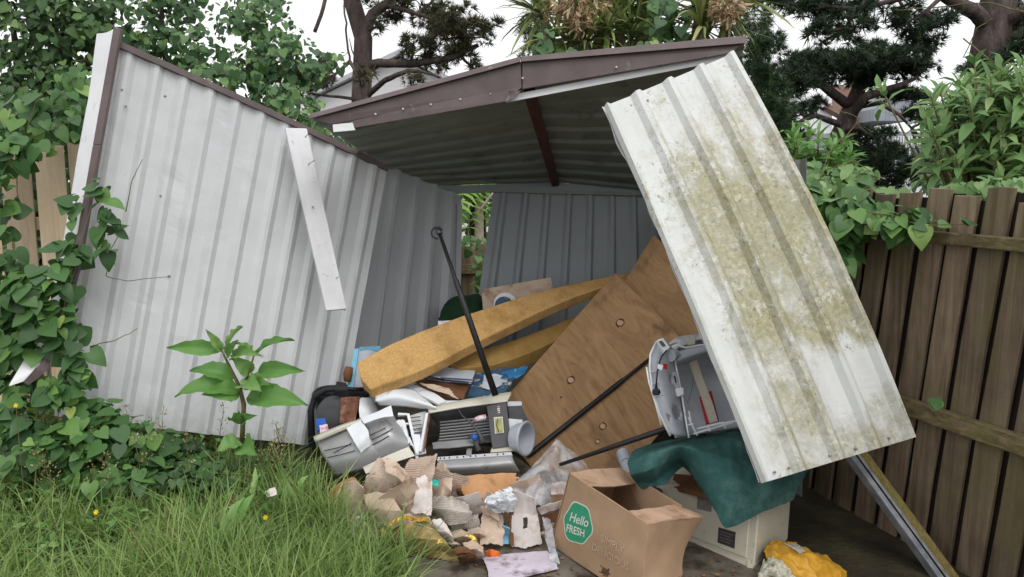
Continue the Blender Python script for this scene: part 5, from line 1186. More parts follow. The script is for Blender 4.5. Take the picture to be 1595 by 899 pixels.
for k, (lab, mat, rows) in enumerate((
    ('upper pinkish white card in the stack beside the tilted carton', 'paperwhite', [[(858, 754, .27), (872, 750, .29), (886, 754, .29)], [(856, 772, .22), (870, 770, .23), (884, 774, .23)]]),
    ('plain brown cardboard in the stack beside the tilted carton', 'card', [[(858, 772, .215), (872, 770, .22), (884, 772, .22)], [(856, 794, .15), (870, 794, .15), (882, 796, .15)]]),
    ('bent white card sticking out left of the tilted carton', 'paperwhite', [[(836, 792, .18), (852, 784, .21), (876, 778, .22)], [(842, 802, .15), (856, 796, .17), (876, 790, .18)]]),
    ('dark brown cardboard under the bent white card', 'cardbrown', [[(838, 802, .14), (854, 800, .15), (872, 794, .17)], [(844, 820, .09), (856, 822, .09), (866, 824, .09)]]),
    ('fluted scraps at the foot of the card stack by the carton', 'cardgrey', [[(844, 818, .10), (856, 816, .11), (868, 812, .12)], [(846, 834, .05), (856, 836, .05), (866, 836, .05)]]))):
    scrap('stacked_card', lab, 'cardboard', mat, [GG(r) for r in rows], 14, 10, .010, 10, 30 + k, .06, ext=.012 if k == 1 else .004)
# crumbs of wet paper and leaf litter on the slab
P = []
for k in range(200):
    x, y = random.uniform(690, 1190), random.uniform(825, 905)
    P.append(G(x, y, .036))
P = np.array([[p.x, p.y, p.z + .004] for p in P])
Z = rng.normal(size=P.shape) * .3 + np.array([0, 0, 1]); 
o = leaves('litter', P, rng.normal(size=P.shape) * np.array([1, 1, .2]), Z, rng.uniform(.006, .024, len(P)), OVAL, M['dock'], None, origin=(.2, 3.2, .03)); o['kind'] = 'stuff'
# ------------------------------------------------------------------ far buildings
def house(name, label, cat): return thing(name, label, cat, (0, 0, 0))
hA = thing('house', 'white house with a pale roof behind the brown trunked pine', 'house', W(560, 250, 24))
zb = -4.0
def wall(parent, pts, th, mat, name):
    m = MB(); pts = [Vector(p) for p in pts]; n = len(pts); t = Vector((0, th, 0))
    m.add(pts + [p + t for p in pts], [tuple(range(n)), tuple(reversed(range(n, 2 * n)))] + [(k, n + k, n + (k + 1) % n, (k + 1) % n) for k in range(n)])
    return m.build(name, mat, parent)
g0, g1, g2 = W(470, 170, 24), W(628, 96, 24), W(770, 170, 24)
for p in (g0, g1, g2): p.y = 24.0
wall(hA, [g0, g1, g2, Vector((g2.x, 24, zb)), Vector((g0.x, 24, zb))], 9, M['house_white'], 'wall')
e = Vector((-.5, -.35, -.27)); f = Vector((.5, -.35, -.27))
for a, s_ in ((g0, -1), (g2, 1)):
    m = MB(); u = (g1 - a); a2 = a - u.normalized() * .5 
    m.board(g1 + Vector((0, -.35, .05)), a2 + Vector((0, -.35, .05)), a2 + Vector((0, 9.3, .05)), g1 + Vector((0, 9.3, .05)), Vector((0, 0, .14))); m.build('roof', M['house_roof'], hA)
m = MB(); q = W(446, 108, 23); m.board(W(425, 106, 23), W(484, 106, 23), W(484, 290, 23), W(425, 290, 23), Vector((0, .9, 0))); hB = m.build('wall', M['house_white'], hA)
m = MB(); m.board(W(420, 103, 22.8), W(490, 103, 22.8), W(490, 108, 22.8), W(420, 108, 22.8), Vector((0, 1.2, 0))); m.build('flat_roof', M['house_roof'], hA)
hC = thing('warehouse', 'grey ribbed warehouse with a row of windows and white base behind the dark pines', 'warehouse', W(1400, 320, 30))
def rect(parent, x0, y0, x1, y1, d, th, mat, name): 
    m = MB(); m.board(W(x0, y0, d), W(x1, y0, d), W(x1, y1, d), W(x0, y1, d), Vector((0, th, 0))); return m.build(name, mat, parent)
m = MB()
for k in range(60):
    x0 = 1310 + k * 4.2; m.board(W(x0, 212, 29.95), W(x0 + 2.0, 212, 29.95), W(x0 + 2.0, 230, 29.95), W(x0, 230, 29.95), Vector((0, .2, 0)))
m.build('cladding', M['house_white'], hC)
rect(hC, 1300, 206, 1570, 232, 30.1, 6, M['house_grey'], 'wall')
for k in range(9):
    x0 = 1352 + k * 22; w_ = rect(hC, x0, 232, x0 + 20, 259, 30.0, .06, M['glass'], 'window')
    rect(hC, x0 + 20, 231, x0 + 22, 260, 29.95, .12, M['house_white'], 'window_mullion')
rect(hC, 1300, 231.6, 1352, 260, 30.2, 5, M['tileroof'], 'side_wall')
rect(hC, 1180, 259.5, 1570, 420, 30.15, 5.8, M['house_white'], 'base_wall')
m = MB(); m.board(W(1433, 255, 29.6), W(1453, 255, 29.6), W(1453, 262, 29.6), W(1433, 262, 29.6), Vector((0, .3, 0))); m.build('sign_board', M['house_white'], hC)
hD = thing('house', 'white house with a brown tiled roof and grey gable beyond the dark pine', 'house', W(1290, 300, 36))
rect(hD, 1180, 150, 1296, 300, 36, 7, M['house_white'], 'wall')
m = MB(); m.board(W(1296, 134, 38), W(1335, 134, 38), W(1345, 200, 35.5), W(1285, 166, 35.5), Vector((0, .4, -.1))); m.build('roof', M['tileroof'], hD)
m = MB(); a_ = [W(1350, 172, 35), W(1382, 140, 35), W(1408, 156, 35), W(1410, 190, 35), W(1350, 190, 35)]
for p in a_: p.y = 35.0
wall(hD, a_, 4, M['house_grey'], 'gable')

# ------------------------------------------------------------------ pines
def limb(*pp, d, r0, r1, jit=.03, sd=1):
    pts = [W(x, y, dd) for (x, y), dd in zip(pp, d if isinstance(d, (list, tuple)) else [d] * len(pp))]
    out = []
    for i in range(len(pts) - 1):
        seg = wob(pts[i], pts[i + 1], 4, jit, sd + i)
        out += seg[:-1] if i < len(pts) - 2 else seg
    return (out, r0, r1)
D1 = 11.5
pine('pine_tree', 'brownish pine with a bare trunk left of the shed roof', [W(566, 260, D1), W(563, 155, D1), W(566, 60, D1), W(545, -10, D1), W(530, -120, D1)], (.155, .11),
     [limb((566, 55), (580, 22), (608, 2), (640, -20), d=[D1, D1, D1, D1 - .5], r0=.09, r1=.05, sd=3),
      limb((570, 104), (590, 98), (640, 100), (705, 90), (745, 70), d=[D1, D1 - .1, D1 - .3, D1 - .4, D1 - .4], r0=.075, r1=.03, sd=5),
      limb((568, 152), (600, 125), (636, 110), (660, 112), (684, 120), d=[D1, D1 - .3, D1 - .6, D1 - .6, D1 - .7], r0=.05, r1=.012, sd=7),
      limb((604, 8), (650, 22), (710, 34), (760, 42), d=[D1, D1 - .3, D1 - .5, D1 - .5], r0=.04, r1=.015, sd=9),
      limb((490, 50), (500, 24), (512, -20), d=D1, r0=.03, r1=.03, sd=11), limb((545, 96), (540, 60), (536, 10), (538, -20), d=D1 - .6, r0=.016, r1=.012, jit=.06, sd=13),
      limb((556, 96), (548, 78), (544, 60), d=D1 - .5, r0=.014, r1=.006, sd=14)],
     [(625, 12, D1, 55, 24, .6), (672, 40, D1 - .4, 46, 30, .6), (716, 50, D1 - .5, 52, 26, .5), (752, 44, D1 - .5, 34, 16, .4), (700, 14, D1 - .4, 40, 18, .5), (672, 84, D1 - .3, 36, 26, .4), (720, 84, D1 - .3, 32, 18, .4), (646, 68, D1 - .3, 26, 16, .3),
      (738, 106, D1 - .2, 20, 8, .3), (652, 124, D1 - .6, 18, 6, .3), (500, 128, D1 - .8, 26, 20, .4), (560, 118, D1 - .8, 14, 20, .3), (480, 142, D1 - .6, 24, 14, .3), (590, 40, D1 - .2, 10, 6, .2), (690, -20, D1, 90, 24, .6), (585, -30, D1, 60, 20, .6)],
     M['bark'], M['needle_brown'], nclump=2.3, ntuft=10, nl=.11, clump=.13, flat=.7)
D3 = 15.0
pine('pine_tree', 'spreading dark green pine with layered branches beyond the right fence', [W(1290, 330, D3), W(1306, 220, D3), W(1326, 168, D3), W(1345, 120, D3), W(1350, 90, D3)], (.24, .07),
     [limb((1326, 168), (1280, 132), (1240, 128), (1215, 136), d=[D3, D3 - .5, D3 - .8, D3 - .8], r0=.10, r1=.03, sd=21),
      limb((1316, 190), (1350, 150), (1400, 134), (1430, 120), d=[D3, D3 - .4, D3 - .6, D3 - .6], r0=.12, r1=.03, sd=23),
      limb((1314, 196), (1270, 180), (1230, 196), d=[D3, D3 - .6, D3 - .9], r0=.07, r1=.02, sd=25),
      limb((1340, 165), (1370, 160), (1400, 178), (1420, 200), d=[D3, D3 - .7, D3 - .9, D3 - .9], r0=.06, r1=.02, sd=27),
      limb((1310, 205), (1340, 200), (1366, 220), d=[D3, D3 - .5, D3 - .6], r0=.06, r1=.02, sd=28)],
     [(1318, 96, D3 - .3, 90, 24, 1.2), (1380, 92, D3 - .3, 60, 22, 1.0), (1260, 104, D3 - .4, 60, 22, 1.0), (1420, 108, D3 - .4, 34, 18, .8), (1232, 130, D3 - .7, 46, 18, .8), (1340, 116, D3, 90, 18, 1.0), (1410, 84, D3, 36, 12, .6),
      (1222, 176, D3 - .7, 36, 12, .8), (1262, 166, D3 - .5, 26, 10, .6), (1216, 214, D3 - .8, 44, 24, .9), (1420, 150, D3 - .5, 44, 14, .9), (1445, 180, D3 - .6, 40, 16, .9), (1352, 210, D3 - .5, 30, 18, .8), (1372, 246, D3 - .6, 44, 22, .9), (1330, 236, D3 - .4, 30, 16, .6),
      (1400, 276, D3 - .8, 60, 16, .9), (1440, 262, D3 - .8, 40, 14, .8), (1474, 256, D3 - .8, 26, 10, .6), (1310, 254, D3 - .5, 40, 14, .8), (1240, 250, D3 - .5, 50, 26, .8)],
     M['bark'], M['needle'], nclump=4.2, ntuft=12, nl=.13, clump=.17, flat=.6)
D4 = 11.5
pine('pine_tree', 'big old pine whose thick dark trunk stands at the right edge', [W(1502, 330, D4), W(1512, 240, D4), W(1526, 150, D4), W(1545, 60, D4), W(1556, 0, D4), W(1570, -120, D4)], (.26, .24),
     [limb((1538, 40), (1520, 20), (1490, 4), (1450, -16), d=[D4, D4 - .2, D4 - .4, D4 - .5], r0=.13, r1=.07, sd=31),
      limb((1556, 50), (1575, 30), (1600, 12), (1640, -10), d=[D4, D4 - .2, D4 - .4, D4 - .5], r0=.10, r1=.06, sd=33),
      limb((1556, 74), (1580, 56), (1610, 40), d=[D4, D4 - .2, D4 - .4], r0=.07, r1=.05, sd=34),
      limb((1460, -14), (1410, -4), (1370, 6), (1330, 14), (1290, 10), d=D4 - .5, r0=.05, r1=.02, sd=35),
      limb((1370, -30), (1350, -4), (1332, 24), (1316, 44), d=D4 - .6, r0=.03, r1=.012, sd=36),
      limb((1470, -8), (1440, 20), (1404, 40), d=D4 - .6, r0=.04, r1=.012, sd=37)],
     [(1200, -6, D4, 44, 22, .5), (1250, 12, D4 - .4, 40, 20, .5), (1300, 12, D4 - .4, 44, 20, .5), (1330, 36, D4 - .5, 36, 18, .5), (1282, 46, D4 - .5, 26, 16, .4), (1316, 60, D4 - .4, 24, 10, .4), (1276, 64, D4 - .4, 10, 18, .3), (1350, 4, D4 - .4, 30, 10, .4), (1400, 26, D4 - .5, 30, 20, .5),
      (1440, 40, D4 - .5, 40, 18, .5), (1476, 34, D4 - .6, 26, 14, .4), (1434, 60, D4 - .4, 34, 10, .4), (1406, 8, D4 - .5, 26, 10, .4), (1590, 90, D4 - .4, 40, 18, .5), (1585, 70, D4 - .2, 26, 20, .4), (1600, 40, D4, 40, 16, .4), (1510, 106, D4 - .6, 20, 14, .4), (1260, -14, D4, 120, 16, .5), (1590, 2, D4, 40, 12, .5), (1440, -24, D4, 80, 16, .5)],
     M['bark'], M['needle'], nclump=2.6, ntuft=11, nl=.12, clump=.13, flat=.6)
D5 = 13.0
pine('conifer', 'soft mid green conifer just right of the brown roof end', [W(1180, 360, D5), W(1180, 200, D5), W(1178, 60, D5)], (.12, .04), [],
     [(1186, 76, D5, 42, 34, .7), (1180, 120, D5, 38, 40, .8), (1190, 160, D5, 38, 34, .8), (1200, 200, D5, 44, 34, .8), (1168, 40, D5, 30, 24, .5), (1196, 250, D5, 46, 40, .8)], M['bark'], M['needle_green'], nclump=3.6, ntuft=11, nl=.14, clump=.16, flat=1.0, tpl=FINE_TUFT)
pine('conifer', 'fine leaved greenish conifer behind the left end of the strap leaved palms', [W(834, 200, 11), W(834, 90, 11), W(834, 20, 11)], (.08, .02), [],
     [(834, 70, 11, 24, 26, .4), (838, 30, 11, 22, 24, .4), (830, 96, 11, 18, 14, .4)], M['bark'], M['needle_green'], nclump=3, ntuft=9, nl=.11, clump=.13, flat=1, tpl=FINE_TUFT)

# ------------------------------------------------------------------ strap leaved palms above the roof
def rosettes(name, label, lst, foot, nleaf=46, L=.55):
    t = thing(name, label, 'tree', Vector((foot.x, foot.y, gh(foot.x, foot.y))))
    P, Yd, Zd, S = [], [], [], []; st = MB()
    for (px, py, d, sc) in lst:
        c = np.array(W(px, py, d)); n = int(nleaf)
        u = nrm(rng.normal(size=(n, 3)) * np.array([1, 1, .8]) + np.array([0, -.1, .22]))
        P.append(c + u * .04); Yd.append(u); Zd.append(np.array([0, 0, 1]) + rng.normal(size=(n, 3)) * .25); S.append(L * sc * rng.uniform(.55, 1.1, n))
        f = Vector((foot.x + (c[0] - foot.x) * .4, foot.y + (c[1] - foot.y) * .4, 1.0))
        st.tube(wob((foot.x, foot.y, gh(foot.x, foot.y) - .1), f, 3, .05, px) + wob(f, Vector(c), 4, .06, py)[1:], .05, 7)
    st.build('trunk', M['palebark'], t, smooth=True)
    leaves('crown', np.concatenate(P), np.concatenate(Yd), np.concatenate(Zd), np.concatenate(S), STRAP, M['yucca'], t, curl=.8)
    return t
fo = W(960, 200, 8.4)
ya = rosettes('cabbage_tree', 'cluster of strap leaved palms with dry flower heads above the brown roof', [(846, 22, 8.2, 1.0), (872, 60, 8.0, .9), (900, 20, 8.4, 1), (912, 66, 7.9, .9), (946, 48, 8.0, 1.0), (966, 10, 8.2, 1), (985, 62, 8.0, .9), (1010, 30, 8.2, 1.0), (1004, -14, 8.2, 1), (930, -20, 8.3, 1), (880, -16, 8.3, 1)], fo, 64, .72)
def panicle(parent, px, py, d, rx, ry, n):
    P, u = blob(px, py, d, rx, ry, .28, n, power=.7, gap=.25, gs=7)
    Y = u * .5 + np.array([0, -.1, -.4]) + rng.normal(size=P.shape) * .4
    leaves('flower_head', P, Y, rng.normal(size=P.shape), .10 * rng.uniform(.6, 1.2, len(P)), (OVAL[0] * np.array([.42, 1, 1]), OVAL[1]), M['panicle'], parent)
panicle(ya, 896, 8, 7.7, 46, 26, 520); panicle(ya, 906, 36, 7.7, 26, 16, 200)
yb = rosettes('cabbage_tree', 'single strap leaved palm at the right end of the brown roof', [(1094, 44, 7.6, 1.1), (1088, 4, 7.8, 1.0), (1136, -8, 7.8, 1), (1130, 34, 7.8, .9)], W(1100, 200, 7.8), 64, .66)
panicle(yb, 1130, 14, 7.3, 28, 22, 330)
def creeper(name, label, lst, dens, mat, size, tpl=HEART, cat='creeper', stems=(), foot=None, gap=.3, gs=5, down=.8, face=.7, up=.6, srad=.006, smat='twig', power=.45, group=None, curl=.5):
    foot = foot or W(lst[0][0], lst[0][1], lst[0][2])
    t = thing(name, label, cat, Vector((foot.x, foot.y, gh(foot.x, foot.y))), group)
    P, U = blobs(lst, dens, power=power, gap=gap, gs=gs)
    Y, Z = hang(len(P), U, down, face, up)
    rnd = rng.beta(2, 2.6, len(P))
    if tpl is HEART and cat == 'tree':                # a second, smaller leaved growth mixed in
        k = rng.random(len(P)) < .5
        leaves('small_leaves', P[k], Y[k] + rng.normal(size=(k.sum(), 3)) * .6, Z[k], size * .8 * rng.uniform(.5, 1.2, k.sum()), OVAL, M['hedge'], t, rnd=rng.random(k.sum()))
        P, Y, Z, rnd = P[~k], Y[~k], Z[~k], rnd[~k]
    leaves('leaves', P, Y, Z, size * rng.uniform(.4, 1.2, len(P)), tpl, M[mat], t, rnd=rnd, curl=curl)
    if stems:
        m = MB()
        for pts in stems:
            pp = [W(*p) for p in pts]; q = []
            for i in range(len(pp) - 1): q += wob(pp[i], pp[i + 1], 5, .05, i + pts[0][0])[:-1]
            q.append(pp[-1]); m.tube(q, [srad * (1 - .6 * i / len(q)) for i in range(len(q))], 5)
        m.build('stems', M[smat], t, smooth=True)
    return t
creeper('creeper', 'green creeper smothering the middle of the strap leaved palms', [(1034, 30, 7.5, 30, 46, .3), (1056, 44, 7.5, 18, 24, .3), (1010, 70, 7.4, 16, 10, .2), (848, 64, 7.5, 16, 24, .25), (890, 84, 7.3, 34, 10, .2), (960, 88, 7.3, 30, 6, .2)], 70, 'ivy_dark', .12, foot=W(1030, 120, 7.6), gap=.25)

# ------------------------------------------------------------------ tall creeper covered shrubs at the upper left
creeper('creeper_covered_tree', 'dark tree smothered in heart leaved creeper at the left edge', [(40, 60, 5.7, 80, 80, .5), (120, 50, 5.7, 70, 70, .45), (60, 150, 5.6, 80, 60, .4), (130, 150, 5.7, 60, 60, .4), (20, 200, 5.3, 50, 60, .35), (110, 215, 5.2, 60, 40, .3), (90, -10, 5.7, 100, 50, .5), (40, 300, 5.5, 90, 60, .2), (60, 420, 5.5, 90, 70, .2)], 190, 'hedge', .080, cat='tree', foot=W(60, 300, 5.8), gap=.36,
        stems=[((60, 420, 5.9), (66, 260, 5.9), (90, 120, 5.8), (100, 10, 5.8)), ((66, 260, 5.9), (30, 140, 5.7), (20, 20, 5.7)), ((90, 160, 5.8), (140, 90, 5.7), (160, 40, 5.7))], srad=.04)
creeper('creeper_covered_tree', 'bushy creeper covered tree behind the top edge of the pale wall', [(250, 30, 6.2, 62, 50, .5), (290, 80, 6.1, 50, 44, .4), (222, 66, 6.0, 30, 36, .3), (330, 120, 5.8, 60, 24, .3), (270, 0, 6.2, 56, 26, .4)], 195, 'ivy_dark', .078, cat='tree', foot=W(270, 300, 6.2), gap=.42,
        stems=[((270, 420, 6.3), (266, 200, 6.3), (255, 60, 6.2), (250, -10, 6.2)), ((266, 160, 6.3), (300, 80, 6.1))], srad=.035)
creeper('creeper_covered_tree', 'leafy creeper covered tree right of the bushy one, with sky on its right', [(400, 40, 6.5, 66, 42, .5), (440, 90, 6.4, 60, 44, .45), (380, 110, 6.2, 50, 40, .4), (480, 110, 6.4, 40, 26, .35), (516, 92, 6.5, 24, 14, .2), (430, 160, 6.0, 66, 32, .35), (480, 186, 5.8, 40, 26, .3), (540, 216, 5.6, 34, 18, .25), (400, 10, 6.5, 56, 22, .35)], 195, 'ivy_dark', .078, cat='tree', foot=W(430, 300, 6.4), gap=.42,
        stems=[((430, 420, 6.6), (426, 200, 6.6), (410, 90, 6.5), (395, 20, 6.5)), ((426, 170, 6.6), (470, 110, 6.4), (510, 92, 6.5)), ((415, 120, 6.5), (370, 90, 6.4))], srad=.035)

# ------------------------------------------------------------------ creeper on the left fence and shed wall, ivy at its foot
def near_leaves(t, lst, n_scale, mat, size, face=.8, up=.55, gap=.12, name='leaves'):
    P, U = blobs(lst, n_scale, power=.5, gap=gap, gs=6)
    Y, Z = hang(len(P), U, .9, face, up, .38)
    leaves(name, P, Y, Z, size * rng.uniform(.45, 1.15, len(P)), HEART, M[mat], t, rnd=rng.beta(1.8, 2.6, len(P)), curl=.7)
def runner(t, lines, rad=.003, mat='stem', name='stem'):
    for i, pts in enumerate(lines):
        m = MB(); pp = [W(*p) for p in pts]; q = []
        for k in range(len(pp) - 1): q += wob(pp[k], pp[k + 1], 5, .06, k + i * 3.3 + 1)[:-1]
        q.append(pp[-1]); m.tube(q, [rad * (1 - .5 * j / len(q)) for j in range(len(q))], 5); m.build(name, M[mat], t, smooth=True)
v1 = thing('creeper', 'heart leaved creeper climbing the brown edge trim of the pale wall', 'creeper', G(90, 690, .3))
near_leaves(v1, [(112, 330, 3.90, 16, 40, .05, 9), (158, 300, 3.88, 12, 30, .04, 7), (164, 340, 3.85, 16, 40, .05, 14), (168, 390, 3.85, 14, 20, .05, 6), (110, 395, 3.84, 28, 30, .08, 17), (84, 440, 3.80, 36, 40, .12, 36), (44, 470, 3.76, 50, 46, .14, 56), (16, 420, 3.8, 26, 40, .12, 24), (88, 510, 3.78, 34, 44, .10, 44), (30, 530, 3.78, 36, 30, .10, 26), (116, 560, 3.76, 22, 40, .08, 24), (104, 610, 3.74, 30, 40, .12, 34), (20, 650, 3.72, 40, 34, .14, 40), (20, 480, 3.98, 40, 60, .08, 44), (24, 600, 4.0, 46, 40, .10, 44), (20, 540, 3.95, 30, 30, .06, 20)], 1.3, 'ivy', .098, face=.55, up=.8)
runner(v1, [((70, 660, 3.72), (80, 560, 3.72), (110, 440, 3.8), (140, 330, 3.88), (150, 240, 3.94)), ((150, 380, 3.86), (172, 395, 3.9), (165, 430, 3.9), (200, 438, 3.95), (266, 431, 4.05)), ((140, 540, 3.82), (180, 530, 3.88), (214, 512, 3.94)), ((196, 330, 3.98), (206, 280, 4.0), (222, 248, 4.05)), ((176, 340, 3.9), (188, 360, 3.92), (166, 400, 3.9))])
m = thing('creeper', 'pale tipped creeper spilling over the top of the pale timber fence', 'creeper', W(40, 300, 4.3))
near_leaves(m, [(10, 310, 4.12, 22, 40, .08, 20), (12, 240, 4.2, 34, 34, .12, 30), (56, 232, 4.30, 36, 12, .10, 12), (100, 180, 4.5, 40, 40, .15, 50), (40, 190, 4.4, 60, 40, .15, 60), (120, 130, 4.7, 30, 36, .15, 36), (6, 360, 4.1, 20, 24, .08, 12)], 1.2, 'ivy', .10)
runner(m, [((30, 330, 4.2), (24, 250, 4.3), (50, 190, 4.4), (86, 160, 4.4)), ((40, 200, 4.3), (60, 154, 4.3), (88, 168, 4.3)), ((112, 140, 4.4), (118, 96, 4.4), (134, 92, 4.4)), ((30, 220, 4.3), (60, 210, 4.3), (118, 184, 4.3))])
v2 = thing('ivy_clump', 'thick heart leaved ivy spreading on the ground before the pale wall', 'ivy', G(170, 740, .2))
near_leaves(v2, [(150, 650, 3.80, 36, 28, .12, 50), (190, 684, 3.78, 54, 34, .16, 90), (110, 690, 3.72, 54, 40, .16, 90), (250, 696, 3.88, 44, 28, .14, 60), (290, 722, 3.86, 44, 24, .14, 56), (50, 695, 3.68, 56, 44, .18, 80), (210, 730, 3.74, 64, 24, .16, 80), (340, 730, 3.9, 30, 20, .12, 30), (150, 742, 3.66, 76, 22, .16, 64)], 1.35, 'ivy', .088, face=.45, up=.95)
v3 = thing('ivy_clump', 'small leaved ground ivy right of the heart leaved ivy by the tall weed', 'ivy', G(330, 740, .1))
near_leaves(v3, [(270, 735, 3.75, 50, 20, .15, 120), (330, 740, 3.72, 50, 20, .15, 120), (400, 730, 3.9, 40, 18, .12, 80), (450, 735, 3.95, 30, 16, .12, 50), (290, 700, 3.92, 40, 16, .08, 60)], 1.2, 'hedge', .06, face=.3, up=.9)

# ------------------------------------------------------------------ creeper and shrubs over the right fence
v4 = thing('creeper', 'heart leaved creeper hanging over the top rail of the dark fence', 'creeper', Vector((1.5, 4.2, 0)))
near_leaves(v4, [(1300, 350, 3.62, 46, 24, .08, 60), (1270, 330, 3.7, 40, 26, .10, 56), (1350, 340, 3.48, 50, 18, .07, 44), (1400, 345, 3.32, 36, 12, .06, 20), (1300, 385, 3.55, 36, 16, .06, 22), (1330, 320, 3.55, 60, 12, .08, 44), (1250, 300, 3.75, 30, 20, .10, 40), (1446, 350, 3.22, 26, 7, .04, 6), (1500, 346, 3.12, 14, 5, .03, 3), (1420, 335, 3.28, 24, 8, .04, 8), (1310, 400, 3.5, 14, 10, .04, 6)], 1.25, 'ivy', .098)
near_leaves(v4, [(1462, 623, 3.20, 6, 4, .01, 2)], 1, 'ivy', .06)
runner(v4, [((1250, 320, 3.75), (1310, 330, 3.6), (1380, 335, 3.35), (1430, 350, 3.22), (1510, 350, 3.08)), ((1300, 340, 3.6), (1300, 380, 3.56), (1312, 402, 3.52)), ((1330, 330, 3.5), (1344, 300, 3.5), (1360, 290, 3.5)), ((1350, 330, 3.4), (1395, 336, 3.3), (1425, 320, 3.25))], .003)
v5 = thing('creeper', 'dry stemmed creeper with yellowish leaves on top of the dark fence', 'creeper', Vector((1.75, 4.4, 0)))
near_leaves(v5, [(1290, 290, 4.0, 50, 22, .15, 90), (1330, 275, 4.0, 40, 22, .15, 60), (1360, 300, 3.9, 50, 10, .10, 50), (1250, 270, 4.1, 26, 24, .12, 40), (1500, 292, 3.7, 30, 8, .10, 24), (1556, 286, 3.6, 40, 10, .10, 30)], 1.2, 'shrub', .075)
runner(v5, [((1280, 310, 3.95), (1300, 260, 3.95), (1330, 250, 3.95), (1360, 270, 3.9)), ((1310, 300, 3.95), (1340, 270, 3.9), (1380, 280, 3.85)), ((1270, 300, 3.95), (1290, 240, 4.0), (1340, 184, 4.0), (1306, 172, 4.0)), ((1600, 20, 3.6), (1540, 4, 3.8), (1440, 12, 4.0), (1396, 16, 4.0)), ((1545, 30, 3.8), (1522, 44, 3.9), (1500, 90, 4.0)), ((1500, 60, 4.0), (1540, 92, 3.9), (1560, 110, 3.9))], .004, 'stem')
def lance_shrub(name, label, tips, foot, L, mat, nper=9, spread=.05):
    t = thing(name, label, 'shrub', Vector((foot.x, foot.y, gh(foot.x, foot.y)))); P, Y, Z, S = [], [], [], []; st = MB()
    hub = Vector((foot.x, foot.y, gh(foot.x, foot.y) + .5))
    st.tube([Vector((foot.x, foot.y, gh(foot.x, foot.y) - .1)), hub], [.03, .025], 7)
    for (px, py, d) in tips:
        c = W(px, py, d); md = hub.lerp(c, .6) + Vector((0, 0, .12))
        st.tube([hub, md, c], [.012, .008, .004], 5)
        ax = (c - md).normalized()
        for k in range(nper):
            a = k * 2.4 + random.random(); f = k / nper
            o = ax.orthogonal().normalized(); o2 = ax.cross(o)
            rad = o * math.cos(a) + o2 * math.sin(a)
            y = (rad * (.5 + .7 * (1 - f)) + ax * (.9 * f + .1) + Vector((0, -.1, .05 - .35 * (1 - f)))).normalized()
            P.append(c - ax * (1 - f) * .12); Y.append(y); Z.append(ax + Vector((0, 0, .4)) + Vector((random.gauss(0, .2), random.gauss(0, .2), 0))); S.append(L * (.55 + .55 * (1 - f)) * random.uniform(.8, 1.15))
    st.build('stems', M['stem'], t, smooth=True)
    A3 = lambda l: np.array([[v.x, v.y, v.z] for v in l])
    leaves('leaves', A3(P), A3(Y), A3(Z), np.array(S), LANCE, M[mat], t, rnd=rng.beta(2.2, 2, len(P)), wide=.2)
    return t
lance_shrub('shrub', 'big pale green long leaved shrub behind the fence at the right edge', [(random.gauss(1520, 50), random.gauss(200, 48), random.uniform(4.0, 5.0)) for k in range(66)] + [(random.uniform(1540, 1620), random.uniform(100, 280), random.uniform(3.9, 4.6)) for k in range(60)] + [(1450, 150, 4.1), (1440, 185, 4.1), (1470, 210, 4.2), (1500, 130, 4.2), (1560, 110, 4.2), (1590, 100, 4.2)], W(1560, 420, 4.6), .17, 'shrub')
lance_shrub('shrub', 'smaller long leaved shrub between the stained sheet and the dark fence', [(random.gauss(1272, 32), random.gauss(245, 26), random.uniform(4.3, 4.9)) for k in range(34)] + [(1240, 215, 4.5), (1275, 205, 4.5), (1300, 228, 4.5), (1325, 246, 4.4)], W(1270, 420, 4.7), .16, 'weed')
# leafy mass behind the right part of the fence
creeper('hedge', 'green hedge mass standing behind the big pale shrub', [(1560, 240, 5.6, 80, 70, .4), (1600, 170, 5.6, 60, 60, .4), (1500, 285, 5.4, 70, 24, .3)], 70, 'hedge', .10, tpl=OVAL, cat='hedge', foot=W(1560, 400, 5.6), gap=.2)

# ------------------------------------------------------------------ ferns in the gap
ft = thing('tree_fern', 'bright green fern fronds seen through the gap in the shed', 'fern', Vector((-.15, 8.3, gh(-.15, 8.3))))
P, Y, Z, S = [], [], [], []; m = MB(); ctr = Vector((-.36, 8.3, 1.75))
m.tube([Vector((-.36, 8.45, -1)), ctr], [.10, .08], 8); m.build('trunk', M['bark'], ft)
m = MB()
for k in range(34):
    a = k * 2.4 + .3; dr = Vector((math.cos(a), math.sin(a) * .6 - .3, 0)).normalized(); L = random.uniform(.5, 1.2); pr_ = []
    for i in range(26):
        s_ = i / 25; p = ctr + dr * (L * s_) + Vector((0, 0, .25 * math.sin(s_ * 2) - 1.05 * s_ * s_ - .1)); pr_.append(p)
        if i < 3: continue
        sd_ = dr.cross(Vector((0, 0, 1)))
        for sg in (-1, 1):
            P.append(p); Y.append(sd_ * sg + dr * .45 + Vector((0, 0, -.25))); Z.append(Vector((0, -.4, 1))); S.append(.26 * math.sin(math.pi * min(1, .12 + s_ * .88)) + .03)
    m.tube(pr_, .005, 4)
m.build('stalks', M['stem'], ft)
A3 = lambda l: np.array([[v.x, v.y, v.z] for v in l])
leaves('fronds', A3(P), A3(Y), A3(Z), np.array(S), (LANCE[0] * np.array([.75, 1, 1]), LANCE[1]), M['fern'], ft)
m = MB(); m.tube(wob(Vector((-.33, 7.5, -.3)), W(745, 250, 7.6), 6, .06, 4), [.06, .055, .05, .05, .045, .04, .04], 8)
m.tube(wob(W(733, 345, 7.5), W(772, 296, 7.4), 4, .05, 7), .012, 5)
o = tag(m.build('sapling_trunk', M['palebark'], smooth=True), 'pale bare sapling stem in front of the fern fronds', 'sapling')
